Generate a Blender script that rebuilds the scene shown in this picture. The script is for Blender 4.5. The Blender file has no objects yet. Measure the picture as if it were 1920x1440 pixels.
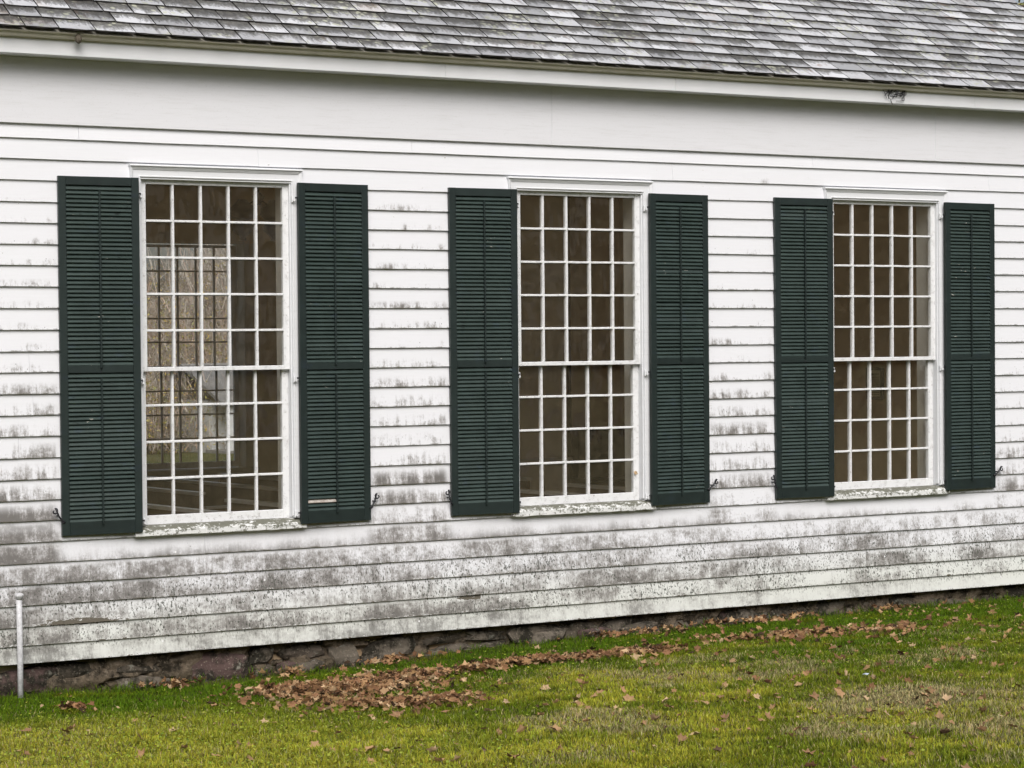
import bpy, math, random
import numpy as np
from mathutils import Vector, Matrix

random.seed(7)
rng = np.random.default_rng(11)
scene = bpy.context.scene
col = scene.collection

# ------------------------------------------------------------------ camera
CAM = Vector((-6.1329, -15.5233, 2.4774))
RT = Vector((0.87281234, -0.48798261, -0.00846122))
UP = Vector((0.01681052, 0.01273221, 0.99977762))
FW = Vector((0.48776637, 0.87276048, -0.01931607))
F = 4124.22
cd = bpy.data.cameras.new('camera')
cam = bpy.data.objects.new('camera', cd)
col.objects.link(cam)
cd.sensor_width = 36
cd.lens = 36 * F / 1920
cd.clip_end = 600
cam.matrix_world = Matrix(((RT.x, UP.x, -FW.x, CAM.x), (RT.y, UP.y, -FW.y, CAM.y),
                           (RT.z, UP.z, -FW.z, CAM.z), (0, 0, 0, 1)))
scene.camera = cam

# ------------------------------------------------------------------ sky and sun (soft overcast day)
SUN_EL, SUN_AZ = math.radians(43), math.radians(200)     # azimuth from +Y, clockwise
w = bpy.data.worlds.new('World')
scene.world = w
w.use_nodes = True
wt = w.node_tree
bg = wt.nodes['Background']
sky = wt.nodes.new('ShaderNodeTexSky')
sky.sky_type = 'NISHITA'
sky.sun_disc = False
sky.sun_elevation = SUN_EL
sky.sun_rotation = SUN_AZ
sky.dust_density = 4.0
sky.air_density = 1.0
hs = wt.nodes.new('ShaderNodeHueSaturation')
hs.inputs['Saturation'].default_value = 0.50
wt.links.new(sky.outputs[0], hs.inputs['Color'])
wt.links.new(hs.outputs[0], bg.inputs[0])
bg.inputs[1].default_value = 0.075
sd = bpy.data.lights.new('sun', 'SUN')
sd.energy = 1.5
sd.angle = math.radians(40)
sd.color = (1.0, 0.975, 0.95)
sun = bpy.data.objects.new('sun', sd)
col.objects.link(sun)
sdir = Vector((math.sin(SUN_AZ) * math.cos(SUN_EL), math.cos(SUN_AZ) * math.cos(SUN_EL), math.sin(SUN_EL)))
sun.rotation_euler = sdir.to_track_quat('Z', 'Y').to_euler()
sun.location = (0, -10, 30)
scene.view_settings.view_transform = 'Standard'
scene.view_settings.look = 'None'
scene.view_settings.exposure = 0.66
scene.view_settings.gamma = 1
scene.cycles.use_denoising = True
scene.cycles.adaptive_threshold = .02
scene.cycles.max_bounces = 12
scene.cycles.diffuse_bounces = 8
scene.cycles.transparent_max_bounces = 24


# ------------------------------------------------------------------ helpers
def tag(o, label=None, cat=None, group=None, kind=None):
    for k, v in (('label', label), ('category', cat), ('group', group), ('kind', kind)):
        if v:
            o[k] = v
    return o


def link(name, data, parent=None, mat=None):
    o = bpy.data.objects.new(name, data)
    col.objects.link(o)
    if parent:
        o.parent = parent
    if mat and data is not None and not data.materials:
        data.materials.append(mat)
    return o


class MB:
    """collects shapes into one mesh"""
    def __init__(s):
        s.v, s.f = [], []

    def add(s, vs, fs):
        b = len(s.v)
        s.v += [tuple(p) for p in vs]
        s.f += [tuple(b + i for i in f) for f in fs]
        return s

    def box(s, x0, x1, y0, y1, z0, z1):
        return s.add([(x0, y0, z0), (x1, y0, z0), (x1, y1, z0), (x0, y1, z0), (x0, y0, z1), (x1, y0, z1), (x1, y1, z1), (x0, y1, z1)],
                     [(0, 3, 2, 1), (4, 5, 6, 7), (0, 1, 5, 4), (1, 2, 6, 5), (2, 3, 7, 6), (3, 0, 4, 7)])

    def bevbox(s, x0, x1, y0, y1, z0, z1, b=.003):
        """box whose front (low-y) edges are bevelled"""
        return s.add([(x0, y0 + b, z0), (x1, y0 + b, z0), (x1, y1, z0), (x0, y1, z0), (x0, y0 + b, z1), (x1, y0 + b, z1), (x1, y1, z1), (x0, y1, z1),
                      (x0 + b, y0, z0 + b), (x1 - b, y0, z0 + b), (x1 - b, y0, z1 - b), (x0 + b, y0, z1 - b)],
                     [(0, 3, 2, 1), (4, 5, 6, 7), (1, 2, 6, 5), (2, 3, 7, 6), (3, 0, 4, 7), (8, 9, 10, 11),
                      (0, 1, 9, 8), (1, 5, 10, 9), (5, 4, 11, 10), (4, 0, 8, 11)])

    def prism_x(s, prof, x0, x1):
        """closed (y,z) profile swept along x"""
        n = len(prof)
        vs = [(x0, y, z) for y, z in prof] + [(x1, y, z) for y, z in prof]
        fs = [(i, (i + 1) % n, n + (i + 1) % n, n + i) for i in range(n)]
        return s.add(vs, fs + [tuple(range(n - 1, -1, -1)), tuple(range(n, 2 * n))])

    def tube(s, pts, rad, n=8, closed_ends=True):
        pts = [Vector(p) for p in pts]
        rads = rad if hasattr(rad, '__len__') else [rad] * len(pts)
        b = len(s.v)
        up = Vector((0.13, 0.21, 1)).normalized()
        for i, p in enumerate(pts):
            t = (pts[min(i + 1, len(pts) - 1)] - pts[max(i - 1, 0)]).normalized()
            a = t.cross(up)
            if a.length < 1e-4:
                a = t.cross(Vector((1, 0, 0)))
            a.normalize()
            c = t.cross(a)
            for k in range(n):
                th = 2 * math.pi * k / n
                s.v.append(tuple(p + (a * math.cos(th) + c * math.sin(th)) * rads[i]))
        for i in range(len(pts) - 1):
            for k in range(n):
                s.f.append((b + i * n + k, b + i * n + (k + 1) % n, b + (i + 1) * n + (k + 1) % n, b + (i + 1) * n + k))
        if closed_ends:
            s.f.append(tuple(b + k for k in range(n))[::-1])
            e = b + (len(pts) - 1) * n
            s.f.append(tuple(e + k for k in range(n)))
        return s

    def lathe(s, prof, cx, cy, n=16):
        b = len(s.v)
        for r, z in prof:
            for k in range(n):
                th = 2 * math.pi * k / n
                s.v.append((cx + r * math.cos(th), cy + r * math.sin(th), z))
        for i in range(len(prof) - 1):
            for k in range(n):
                s.f.append((b + i * n + k, b + i * n + (k + 1) % n, b + (i + 1) * n + (k + 1) % n, b + (i + 1) * n + k))
        s.f.append(tuple(b + k for k in range(n))[::-1])
        e = b + (len(prof) - 1) * n
        s.f.append(tuple(e + k for k in range(n)))
        return s

    def mesh(s, name, mat=None, smooth=False):
        me = bpy.data.meshes.new(name)
        me.from_pydata(s.v, [], s.f)
        if mat:
            me.materials.append(mat)
        if smooth:
            me.polygons.foreach_set('use_smooth', [True] * len(me.polygons))
        return me

    def build(s, name, mat, parent=None, smooth=False):
        return link(name, s.mesh(name, mat, smooth), parent)


def empty(name, loc=(0, 0, 0), parent=None):
    o = bpy.data.objects.new(name, None)
    o.empty_display_size = .2
    o.location = loc
    col.objects.link(o)
    if parent:
        o.parent = parent
    return o


def vnoise(x, y, seed=0):
    """smooth value noise 0..1 on arrays"""
    x, y = np.asarray(x, float), np.asarray(y, float)
    xi, yi = np.floor(x).astype(np.int64), np.floor(y).astype(np.int64)
    fx, fy = x - xi, y - yi
    fx, fy = fx * fx * (3 - 2 * fx), fy * fy * (3 - 2 * fy)

    def h(a, b):
        n = (a * 374761393 + b * 668265263 + seed * 974711) & 0x7fffffff
        n = ((n ^ (n >> 13)) * 1274126177) & 0x7fffffff
        return ((n ^ (n >> 16)) & 0xffff) / 65535.0
    return (h(xi, yi) * (1 - fx) + h(xi + 1, yi) * fx) * (1 - fy) + (h(xi, yi + 1) * (1 - fx) + h(xi + 1, yi + 1) * fx) * fy


def fbm(x, y, seed=0, octs=4):
    t, a, s = 0, .5, 0
    for k in range(octs):
        t = t + a * vnoise(np.asarray(x) * 2 ** k, np.asarray(y) * 2 ** k, seed + 17 * k)
        s += a
        a *= .5
    return t / s


def sstep(a, b, x):
    t = np.clip((np.asarray(x, float) - a) / (b - a), 0, 1)
    return t * t * (3 - 2 * t)


def px(P):
    """world points (n,3) -> pixel of the 1920x1440 photograph, used only to decide what is in view"""
    d = np.asarray(P, float) - np.array(CAM)
    z = d @ np.array(FW)
    return 960 + F * (d @ np.array(RT)) / z, 720 - F * (d @ np.array(UP)) / z, z


# ------------------------------------------------------------------ node helper
class G:
    def __init__(s, name):
        s.m = bpy.data.materials.new(name)
        s.m.use_nodes = True
        s.t = s.m.node_tree
        s.b = s.t.nodes['Principled BSDF']
        s.out = s.t.nodes['Material Output']

    def put(s, sock, v):
        if isinstance(v, bpy.types.NodeSocket):
            s.t.links.new(v, sock)
        elif v is not None:
            if hasattr(sock.default_value, '__len__') and hasattr(v, '__len__') and len(v) == 3 and len(sock.default_value) == 4:
                v = (*v, 1)
            sock.default_value = v

    def n(s, typ, **kw):
        nd = s.t.nodes.new(typ)
        for k, v in kw.items():
            setattr(nd, k, v)
        return nd

    def math(s, op, a, b=None, c=None, clamp=False):
        nd = s.n('ShaderNodeMath', operation=op)
        nd.use_clamp = clamp
        for i, v in enumerate((a, b, c)):
            s.put(nd.inputs[i], v) if v is not None else None
        return nd.outputs[0]

    def add(s, a, b): return s.math('ADD', a, b)
    def sub(s, a, b): return s.math('SUBTRACT', a, b)
    def mul(s, a, b): return s.math('MULTIPLY', a, b)

    def ss(s, v, a, b, lo=0., hi=1., smooth=True):
        nd = s.n('ShaderNodeMapRange')
        nd.interpolation_type = 'SMOOTHSTEP' if smooth else 'LINEAR'
        nd.clamp = True
        if not isinstance(a, bpy.types.NodeSocket) and not isinstance(b, bpy.types.NodeSocket) and a > b:
            a, b, lo, hi = b, a, hi, lo
        for i, x in enumerate((v, a, b, lo, hi)):
            s.put(nd.inputs[i], x)
        return nd.outputs[0]

    def mix(s, f, a, b, blend='MIX'):
        nd = s.n('ShaderNodeMix', data_type='RGBA', blend_type=blend)
        s.put(nd.inputs[0], f)
        s.put(nd.inputs[6], a)
        s.put(nd.inputs[7], b)
        return nd.outputs[2]

    def noise(s, vec, scale=5., detail=4., rough=.55, dist=0.):
        nd = s.n('ShaderNodeTexNoise')
        s.put(nd.inputs['Vector'], vec)
        for k, v in (('Scale', scale), ('Detail', detail), ('Roughness', rough), ('Distortion', dist)):
            nd.inputs[k].default_value = v
        return nd.outputs[0]

    def voro(s, vec, scale, feature='F1', rnd=1.):
        nd = s.n('ShaderNodeTexVoronoi', feature=feature)
        s.put(nd.inputs['Vector'], vec)
        nd.inputs['Scale'].default_value = scale
        nd.inputs['Randomness'].default_value = rnd
        return nd

    def xyz(s, v):
        nd = s.n('ShaderNodeSeparateXYZ')
        s.put(nd.inputs[0], v)
        return nd.outputs

    def comb(s, x, y, z):
        nd = s.n('ShaderNodeCombineXYZ')
        for i, v in enumerate((x, y, z)):
            s.put(nd.inputs[i], v)
        return nd.outputs[0]

    def pos(s): return s.n('ShaderNodeNewGeometry').outputs['Position']
    def obj(s): return s.n('ShaderNodeTexCoord').outputs['Object']
    def uv(s): return s.n('ShaderNodeTexCoord').outputs['UV']
    def rand(s): return s.n('ShaderNodeObjectInfo').outputs['Random']

    def attr(s, name):
        nd = s.n('ShaderNodeAttribute')
        nd.attribute_name = name
        return nd.outputs['Color']

    def bump(s, h, strength=.3, dist=.01):
        nd = s.n('ShaderNodeBump')
        nd.inputs['Strength'].default_value = strength
        nd.inputs['Distance'].default_value = dist
        s.put(nd.inputs['Height'], h)
        return nd.outputs[0]

    def done(s, color, rough=.6, normal=None, spec=.3, metal=0.):
        s.put(s.b.inputs['Base Color'], color)
        s.put(s.b.inputs['Roughness'], rough)
        s.b.inputs['Specular IOR Level'].default_value = spec
        s.b.inputs['Metallic'].default_value = metal
        if normal is not None:
            s.put(s.b.inputs['Normal'], normal)
        return s.m


M = {}
WIN_X = (0.0, 3.178, 6.341)


def win_dist(g, x):
    """distance along the wall from the nearest window's middle"""
    d = None
    for c in WIN_X:
        e = g.math('ABSOLUTE', g.sub(x, c))
        d = e if d is None else g.math('MINIMUM', d, e)
    return d


def mat_clapboard():
    g = G('weathered_white_clapboard')
    p = g.pos()
    x, y, z = g.xyz(p)
    uv = g.xyz(g.uv())
    v = uv[1]
    r = g.rand()
    xr = g.add(x, g.mul(r, 37.))
    low = g.noise(g.comb(g.mul(x, .9), 0., g.mul(z, 1.3)), 1.5, 3, .55)
    low2 = g.noise(g.comb(xr, g.mul(r, 9.), g.mul(z, 1.2)), 2.6, 3, .6)
    streak = g.noise(g.comb(g.mul(xr, 24.), g.mul(r, 5.), g.mul(z, 3.2)), 1., 5, .62)
    fine = g.noise(g.comb(g.mul(xr, 1.), 0., g.mul(z, .5)), 70., 5, .75)
    grain = g.noise(g.comb(g.mul(xr, 3.), 0., g.mul(z, 60.)), 1.2, 4, .6)
    h = g.ss(z, 4.15, .85, 0., 1., False)
    wd = win_dist(g, x)
    # clean strip under the butt of the board above, with a scalloped lower border
    edge = g.noise(g.comb(g.mul(xr, 5.), g.mul(r, 3.), 0.), 1., 4, .6)
    topclean = g.ss(g.add(v, g.mul(g.sub(edge, .5), .5)), .97, .70)
    # high up only the drip edge is dirty, low down the whole board
    reach = g.ss(z, 2.9, 1.15, .42, 1.0)
    drip = g.sub(1., g.ss(v, g.mul(reach, .25), reach))
    drip = g.math('MAXIMUM', drip, g.ss(z, 1.45, .95))
    a = g.add(g.mul(h, .83), g.mul(g.sub(low, .5), 1.25))
    a = g.add(a, g.mul(g.sub(low2, .5), 1.0))
    a = g.add(a, g.mul(g.ss(x, -.9, -1.9), g.mul(h, .16)))
    a = g.sub(a, g.mul(g.ss(x, 3.2, 7.5), .24))
    a = g.add(a, g.mul(g.sub(streak, .5), .85))
    a = g.add(a, g.mul(g.sub(g.noise(g.comb(g.mul(xr, 1.), g.mul(r, 6.), g.mul(z, 1.5)), 8., 5, .7), .5), 1.3))
    a = g.add(a, g.mul(g.mul(g.sub(streak, .5), .9), g.ss(z, 1.0, 1.35)))
    a = g.add(a, g.mul(g.sub(fine, .5), 1.15))
    a = g.add(a, g.mul(g.sub(.5, v), .22))
    a = g.add(a, g.mul(g.sub(g.math('FRACT', g.mul(r, 5.3)), .5), .34))
    grime = g.ss(a, .40, 1.02)
    deepm = g.ss(a, .80, 1.25)
    grime = g.mul(grime, g.mul(topclean, drip))
    # kept dry under sills and shutters, and in the strip beside each shutter
    wob = g.mul(g.sub(g.noise(g.comb(g.mul(x, 2.4), 0., 0.), 1.7, 4, .6), .5), .22)
    under = g.mul(g.ss(g.add(z, wob), .86, 1.0), g.ss(wd, 1.32, 1.18))
    beside = g.mul(g.ss(wd, 1.30, 1.25), g.ss(z, 1.08, 1.14))
    shelter = g.math('MAXIMUM', under, g.mul(beside, .8))
    grime = g.mul(grime, g.sub(1., g.mul(shelter, .92)))
    deepm = g.mul(deepm, grime)
    # a cleaner middle belt right at the bottom board
    grime = g.mul(grime, g.ss(z, .20, .36, .35, 1.))
    # black mildew specks on the lowest boards
    big = g.noise(g.comb(g.mul(x, .8), 0., g.mul(z, 1.6)), 2.1, 3, .6)
    fleck = g.noise(g.comb(g.mul(xr, 1.25), g.mul(r, 7.), g.mul(z, .72)), 64., 2.5, .55, .4)
    specks = g.ss(g.add(fleck, g.mul(g.sub(big, .5), .16)), .585, .615)
    zone = g.mul(g.ss(z, .95, .62), g.ss(z, .235, .32))
    specks = g.mul(specks, g.mul(zone, g.ss(big, .34, .46)))
    runs = g.noise(g.comb(g.mul(xr, 42.), 0., g.mul(z, 5.)), 1., 3, .5)
    runs = g.mul(g.ss(runs, .56, .66), g.mul(g.mul(zone, g.ss(big, .52, .62)), g.ss(v, .85, .5)))
    specks = g.math('MAXIMUM', specks, g.mul(runs, .75))
    # scattered small black dots higher up
    dot = g.voro(g.comb(xr, 0., g.mul(z, .8)), 26.)
    dots = g.mul(g.ss(dot.outputs['Distance'], .13, .07), g.ss(g.noise(p, 3.3, 2), .50, .60))
    dots = g.mul(dots, g.mul(g.ss(z, 3.9, 2.9), g.mul(g.ss(v, .7, .3), .7)))
    # paint
    white = g.mix(g.ss(z, .75, .3), (.80, .805, .835), (.72, .735, .69))
    white = g.mix(g.mul(g.sub(grain, .35), .35), white, (.62, .62, .62))
    white = g.mix(g.mul(g.ss(fine, .5, .85), .25), white, (.60, .60, .60))
    gcol = g.mix(g.noise(p, 6., 3), (.17, .155, .142), (.30, .28, .262))
    c = g.mix(g.mul(grime, .86), white, gcol)
    c = g.mix(g.mul(deepm, .62), c, (.085, .078, .07))
    c = g.mix(g.mul(specks, .9), c, (.065, .07, .055))
    c = g.mix(dots, c, (.09, .085, .08))
    lap = g.mul(g.ss(v, .085, .02), g.mul(g.ss(z, 4.0, 2.6), g.ss(g.noise(g.comb(g.mul(xr, 6.), g.mul(r, 8.), 0.), 2., 5, .75), .46, .62)))
    c = g.mix(g.mul(lap, .7), c, (.12, .108, .085))  # patchy dirt along the butts, also deepening the lap shadow lines
    # flaked paint along the butts of the lower boards
    fl = g.noise(g.comb(g.mul(x, 11.), 0., g.mul(z, 34.)), 1.4, 5, .66)
    spot = g.mul(g.ss(g.math('ABSOLUTE', g.add(x, 1.1)), .42, .12), g.ss(g.math('ABSOLUTE', g.sub(z, .468)), .045, .008))
    spot2 = g.mul(g.ss(g.math('ABSOLUTE', g.sub(x, 2.12)), .14, .08), g.ss(g.math('ABSOLUTE', g.sub(z, .435)), .03, .012))
    flm = g.add(g.mul(g.math('MAXIMUM', spot, spot2), .29), g.mul(g.mul(g.ss(z, 1.1, .5), g.ss(v, .16, .03)), .12))
    flake = g.ss(g.add(fl, flm), .70, .715)
    rim = g.mul(g.ss(g.add(fl, flm), .655, .68), g.sub(1., flake))
    c = g.mix(g.mul(rim, .85), c, (.82, .82, .81))
    c = g.mix(flake, c, (.13, .115, .09))
    # bruises in the paint: knots and nail heads showing pale
    nail = g.voro(g.comb(g.mul(xr, .9), 0., z), 6.5)
    c = g.mix(g.mul(g.ss(nail.outputs['Distance'], .055, .04), g.ss(z, 1.3, 1.)), c, (.82, .82, .82))
    hgt = g.add(g.mul(grain, .5), g.add(g.mul(fine, .35), g.mul(flake, -1.2)))
    return g.done(c, g.ss(grime, 0, 1, .5, .8), g.bump(hgt, .35, .0022), .3)


def mat_trim(name, base=(.80, .81, .83), dirt=.25, brown=0.):
    g = G(name)
    p = g.pos()
    x, y, z = g.xyz(p)
    n = g.noise(g.comb(g.mul(x, 1.1), g.mul(y, 2.), g.mul(z, 16.)), 3., 6, .72)
    st = g.noise(g.comb(g.mul(x, 1.), y, g.mul(z, 30.)), 2., 4, .6)
    f = g.noise(p, 90., 4, .7)
    c = g.mix(g.mul(g.ss(n, .45, .8), dirt), base, (.56, .555, .545))
    c = g.mix(g.mul(g.ss(f, .58, .78), dirt * 1.2), c, (.38, .36, .33))
    return g.done(c, .5, g.bump(g.add(st, f), .2, .0015), .3)


def mat_sash():
    """white sash paint, alligatored, with old putty showing"""
    g = G('cracked_white_sash_paint')
    p = g.pos()
    cr = g.voro(p, 95., 'DISTANCE_TO_EDGE')
    n = g.noise(p, 22., 4, .65)
    crack = g.mul(g.ss(cr.outputs['Distance'], .07, .02), g.ss(n, .50, .62))
    chip = g.ss(g.noise(p, 46., 5, .7), .63, .66)
    c = g.mix(g.mul(crack, .7), (.80, .805, .81), (.25, .24, .22))
    c = g.mix(g.mul(chip, .6), c, (.42, .40, .37))
    return g.done(c, .5, g.bump(g.sub(n, crack), .5, .0025), .3)


def mat_sill():
    g = G('mildewed_white_sill')
    p = g.pos()
    x, y, z = g.xyz(p)
    n = g.noise(g.comb(g.mul(x, 6.), g.mul(y, 6.), g.mul(z, 22.)), 1.6, 6, .72)
    n2 = g.noise(p, 30., 5, .75)
    top = g.ss(z, 1.085, 1.135)
    a = g.add(g.mul(n, .75), g.add(g.mul(g.sub(n2, .5), .9), g.mul(top, .16)))
    c = g.mix(g.mul(g.ss(a, .37, .50), .92), (.76, .765, .75), (.11, .11, .075))
    c = g.mix(g.mul(g.ss(n2, .60, .72), .25), c, (.66, .66, .62))
    return g.done(c, .7, g.bump(n2, .5, .003), .25)


def mat_green(name, base, peel=.0):
    g = G(name)
    p = g.pos()
    x, y, z = g.xyz(p)
    o = g.xyz(g.obj())
    n = g.noise(p, 9., 4, .6)
    f = g.noise(p, 80., 4, .65)
    c = g.mix(g.ss(n, .35, .75), base, tuple(b * 1.35 for b in base))
    c = g.mix(g.mul(g.rand(), .3), c, tuple(b * 1.7 + .003 for b in base))
    blu = g.noise(g.comb(g.mul(x, 3.), 0., g.mul(z, 5.)), 2.2, 3)
    c = g.mix(g.mul(g.ss(blu, .58, .74), .45), c, (base[0] * 1.5, base[1] * 1.45, base[2] * 2.1))
    c = g.mix(g.mul(g.ss(f, .62, .8), .3), c, (.10, .12, .11))
    if peel:
        k = g.noise(g.comb(g.mul(x, 14.), g.mul(y, 3.), g.mul(z, 42.)), 1.2, 5, .66)
        m = g.noise(p, 3.1, 2, .5)
        chip = g.mul(g.ss(k, .665, .675), g.ss(m, .60, .64))
        c = g.mix(chip, c, (.45, .43, .38))
        dk = g.mul(g.ss(k, .36, .34), g.ss(m, .52, .58))
        c = g.mix(g.mul(dk, .8), c, (.006, .008, .008))
    return g.done(c, .42, g.bump(f, .25, .0012), .4)


def mat_slate():
    g = G('weathered_roof_slate')
    p = g.pos()
    r = g.rand()
    o = g.xyz(g.obj())           # o.y runs up the slate from its lower edge, o.x across
    oy = g.mul(o[1], 1 / .171)
    wv = g.comb(g.mul(o[0], 1.), g.mul(o[1], .25), g.mul(r, 50.))
    frost = g.noise(g.comb(g.mul(o[0], 3.6), g.mul(o[1], 3.0), g.mul(r, 50.)), 1., 5, .66)
    fine = g.noise(g.comb(g.mul(g.xyz(p)[0], 1.), g.mul(g.xyz(p)[1], .55), g.mul(g.xyz(p)[2], .55)), 42., 5, .75)
    big = g.noise(p, 1.1, 3, .6)
    up = g.add(oy, g.add(g.mul(g.sub(frost, .5), 1.3), g.mul(g.sub(fine, .5), 1.7)))
    up = g.add(up, g.mul(g.sub(g.math('FRACT', g.mul(r, 3.9)), .42), .55))
    up = g.add(up, g.mul(g.sub(big, .5), 1.1))
    up = g.add(up, g.ss(g.xyz(p)[0], -2., 7., .13, -.15, False))
    tone = g.mix(r, (.19, .19, .192), (.29, .29, .29))
    rust = g.mul(g.ss(g.noise(p, .85, 3, .6), .53, .66), g.ss(g.math('FRACT', g.mul(r, 7.3)), .35, .7))
    tone = g.mix(g.mul(rust, .75), tone, (.33, .27, .23))
    dark = g.mix(g.ss(fine, .35, .65), (.035, .033, .03), (.17, .165, .15))
    pale = g.mix(g.mul(rust, .8), (.53, .535, .55), (.53, .50, .475))
    c = g.mix(g.ss(up, .60, .34), tone, pale)
    c = g.mix(g.mul(g.ss(up, .60, .84), .92), c, dark)
    brown = g.mul(g.ss(g.noise(g.comb(g.mul(o[0], 9.), g.mul(o[1], 3.), g.mul(r, 31.)), 1., 4, .65), .60, .70), g.ss(g.math('FRACT', g.mul(r, 13.7)), .55, .75))
    c = g.mix(g.mul(brown, .7), c, (.15, .10, .075))
    px_, py_, pz_ = g.xyz(p)
    strk = g.noise(g.comb(g.mul(px_, 5.), g.mul(py_, .5), g.mul(pz_, .5)), 1.6, 5, .7)
    c = g.mix(g.mul(g.ss(strk, .56, .68), .6), c, (.06, .055, .05))
    bn = g.mul(g.ss(g.noise(g.comb(px_, g.mul(py_, 1.4), pz_), 3.4, 4, .7), .60, .70), g.ss(px_, 1., 4.5))
    c = g.mix(g.mul(bn, .55), c, (.24, .155, .105))
    lich = g.voro(p, 17.)
    lm = g.mul(g.ss(g.add(lich.outputs['Distance'], g.mul(g.sub(fine, .5), .8)), .40, .26), g.ss(g.noise(p, 2.3, 3, .6), .50, .58))
    lm = g.math('MAXIMUM', lm, g.mul(g.ss(g.noise(p, 130., 3, .7), .63, .68), g.ss(oy, .45, .8)))
    c = g.mix(g.mul(lm, .75), c, (.47, .48, .37))
    hv = g.n('ShaderNodeHueSaturation')
    g.put(hv.inputs['Value'], g.add(.66, g.mul(g.math('FRACT', g.mul(r, 17.3)), .62)))
    g.put(hv.inputs['Color'], c)
    c = hv.outputs[0]
    return g.done(c, g.ss(fine, .3, .7, .38, .6), g.bump(g.add(fine, g.mul(frost, .6)), .45, .004), .5)


def mat_simple(name, c0, c1, scale=8., rough=.6, bump=.2, bd=.004, spec=.3, detail=5., metal=0.):
    g = G(name)
    p = g.pos()
    n = g.noise(p, scale, detail, .65)
    f = g.noise(p, scale * 9, 4, .65)
    c = g.mix(g.ss(g.add(g.mul(n, .7), g.mul(f, .3)), .33, .67), c0, c1)
    return g.done(c, rough, g.bump(g.add(n, f), bump, bd), spec, metal)


def mat_stone():
    g = G('mossy_fieldstone')
    p = g.pos()
    r = g.rand()
    n = g.noise(p, 7., 6, .7)
    f = g.noise(p, 45., 5, .7)
    c = g.mix(r, (.085, .070, .054), (.17, .145, .115))
    c = g.mix(g.ss(g.math('FRACT', g.mul(r, 5.7)), .78, .82), c, (.11, .072, .066))
    c = g.mix(g.ss(n, .44, .60), c, (.028, .025, .018))
    c = g.mix(g.mul(g.ss(f, .56, .68), .7), c, (.33, .28, .22))
    c = g.mix(g.mul(g.ss(g.noise(p, 11., 4, .6), .60, .70), .6), c, (.30, .29, .24))
    return g.done(c, .85, g.bump(g.add(n, g.mul(f, .6)), .8, .02), .2)


def mat_glass():
    """old window glass: clear with a mirror film that follows the angle of view, slightly wavy"""
    g = G('old_wavy_window_glass')
    p = g.pos()
    r = g.rand()
    x, y, z = g.xyz(p)
    lw = g.n('ShaderNodeLayerWeight')
    fr = g.add(.045, g.mul(g.math('POWER', lw.outputs['Facing'], 5.), .9))
    wv = g.noise(g.comb(g.mul(x, 6.), g.mul(r, 40.), g.mul(z, 2.6)), 1., 2, .5)
    wv2 = g.noise(g.comb(x, g.mul(r, 40.), z), 2.4, 1, .5)
    nrm = g.bump(g.add(wv, g.mul(wv2, 1.5)), .7, .014)
    gl = g.n('ShaderNodeBsdfGlossy')
    gl.inputs['Roughness'].default_value = .012
    gl.inputs['Color'].default_value = (1, 1, 1, 1)
    g.put(gl.inputs['Normal'], nrm)
    tr = g.n('ShaderNodeBsdfTransparent')
    tr.inputs['Color'].default_value = (.985, .99, .985, 1)
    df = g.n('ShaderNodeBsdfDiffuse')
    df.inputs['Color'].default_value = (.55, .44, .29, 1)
    film = g.ss(g.noise(g.comb(g.mul(x, 3.), g.mul(r, 20.), g.mul(z, 3.)), 6., 5, .7), .28, .82, .018, .056)  # dusty veil, browned and thickened to brighten the dark room behind
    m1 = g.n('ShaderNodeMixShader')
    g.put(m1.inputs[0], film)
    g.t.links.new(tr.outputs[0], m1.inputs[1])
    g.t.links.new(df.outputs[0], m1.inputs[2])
    m2 = g.n('ShaderNodeMixShader')
    g.put(m2.inputs[0], fr)
    g.t.links.new(m1.outputs[0], m2.inputs[1])
    g.t.links.new(gl.outputs[0], m2.inputs[2])
    g.t.links.new(m2.outputs[0], g.out.inputs['Surface'])
    return g.m


def mat_attr(name, trans=.3, rough=.6):
    """colour from the vertex colours 'tint' with a little light let through"""
    g = G(name)
    a = g.attr('tint')
    g.done(a, rough, None, .08)
    tl = g.n('ShaderNodeBsdfTranslucent')
    g.put(tl.inputs['Color'], a)
    mx = g.n('ShaderNodeMixShader')
    mx.inputs[0].default_value = trans
    g.t.links.new(g.b.outputs[0], mx.inputs[1])
    g.t.links.new(tl.outputs[0], mx.inputs[2])
    g.t.links.new(mx.outputs[0], g.out.inputs['Surface'])
    return g.m


def mat_leaf():
    g = G('dry_brown_leaf')
    p = g.pos()
    r = g.rand()
    n = g.noise(p, 28., 4, .6)
    c = g.mix(r, (.40, .245, .125), (.24, .135, .07))
    c = g.mix(g.ss(g.math('FRACT', g.mul(r, 9.1)), .80, .86), c, (.07, .042, .025))
    c = g.mix(g.ss(g.math('FRACT', g.mul(r, 4.7)), .75, .85), c, (.52, .37, .22))
    c = g.mix(g.mul(g.ss(n, .45, .7), .5), c, (.42, .28, .15))
    return g.done(c, .7, None, .2)


def mat_ground():
    g = G('lawn_soil')
    p = g.pos()
    x, y, z = g.xyz(p)
    n = g.noise(p, 1.1, 5, .65)
    f = g.noise(p, 38., 5, .7)
    c = g.mix(g.ss(n, .4, .62), (.055, .075, .014), (.12, .115, .04))
    c = g.mix(g.mul(f, .6), c, (.045, .04, .02))
    return g.done(c, .9, g.bump(f, .6, .03), .1)


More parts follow.
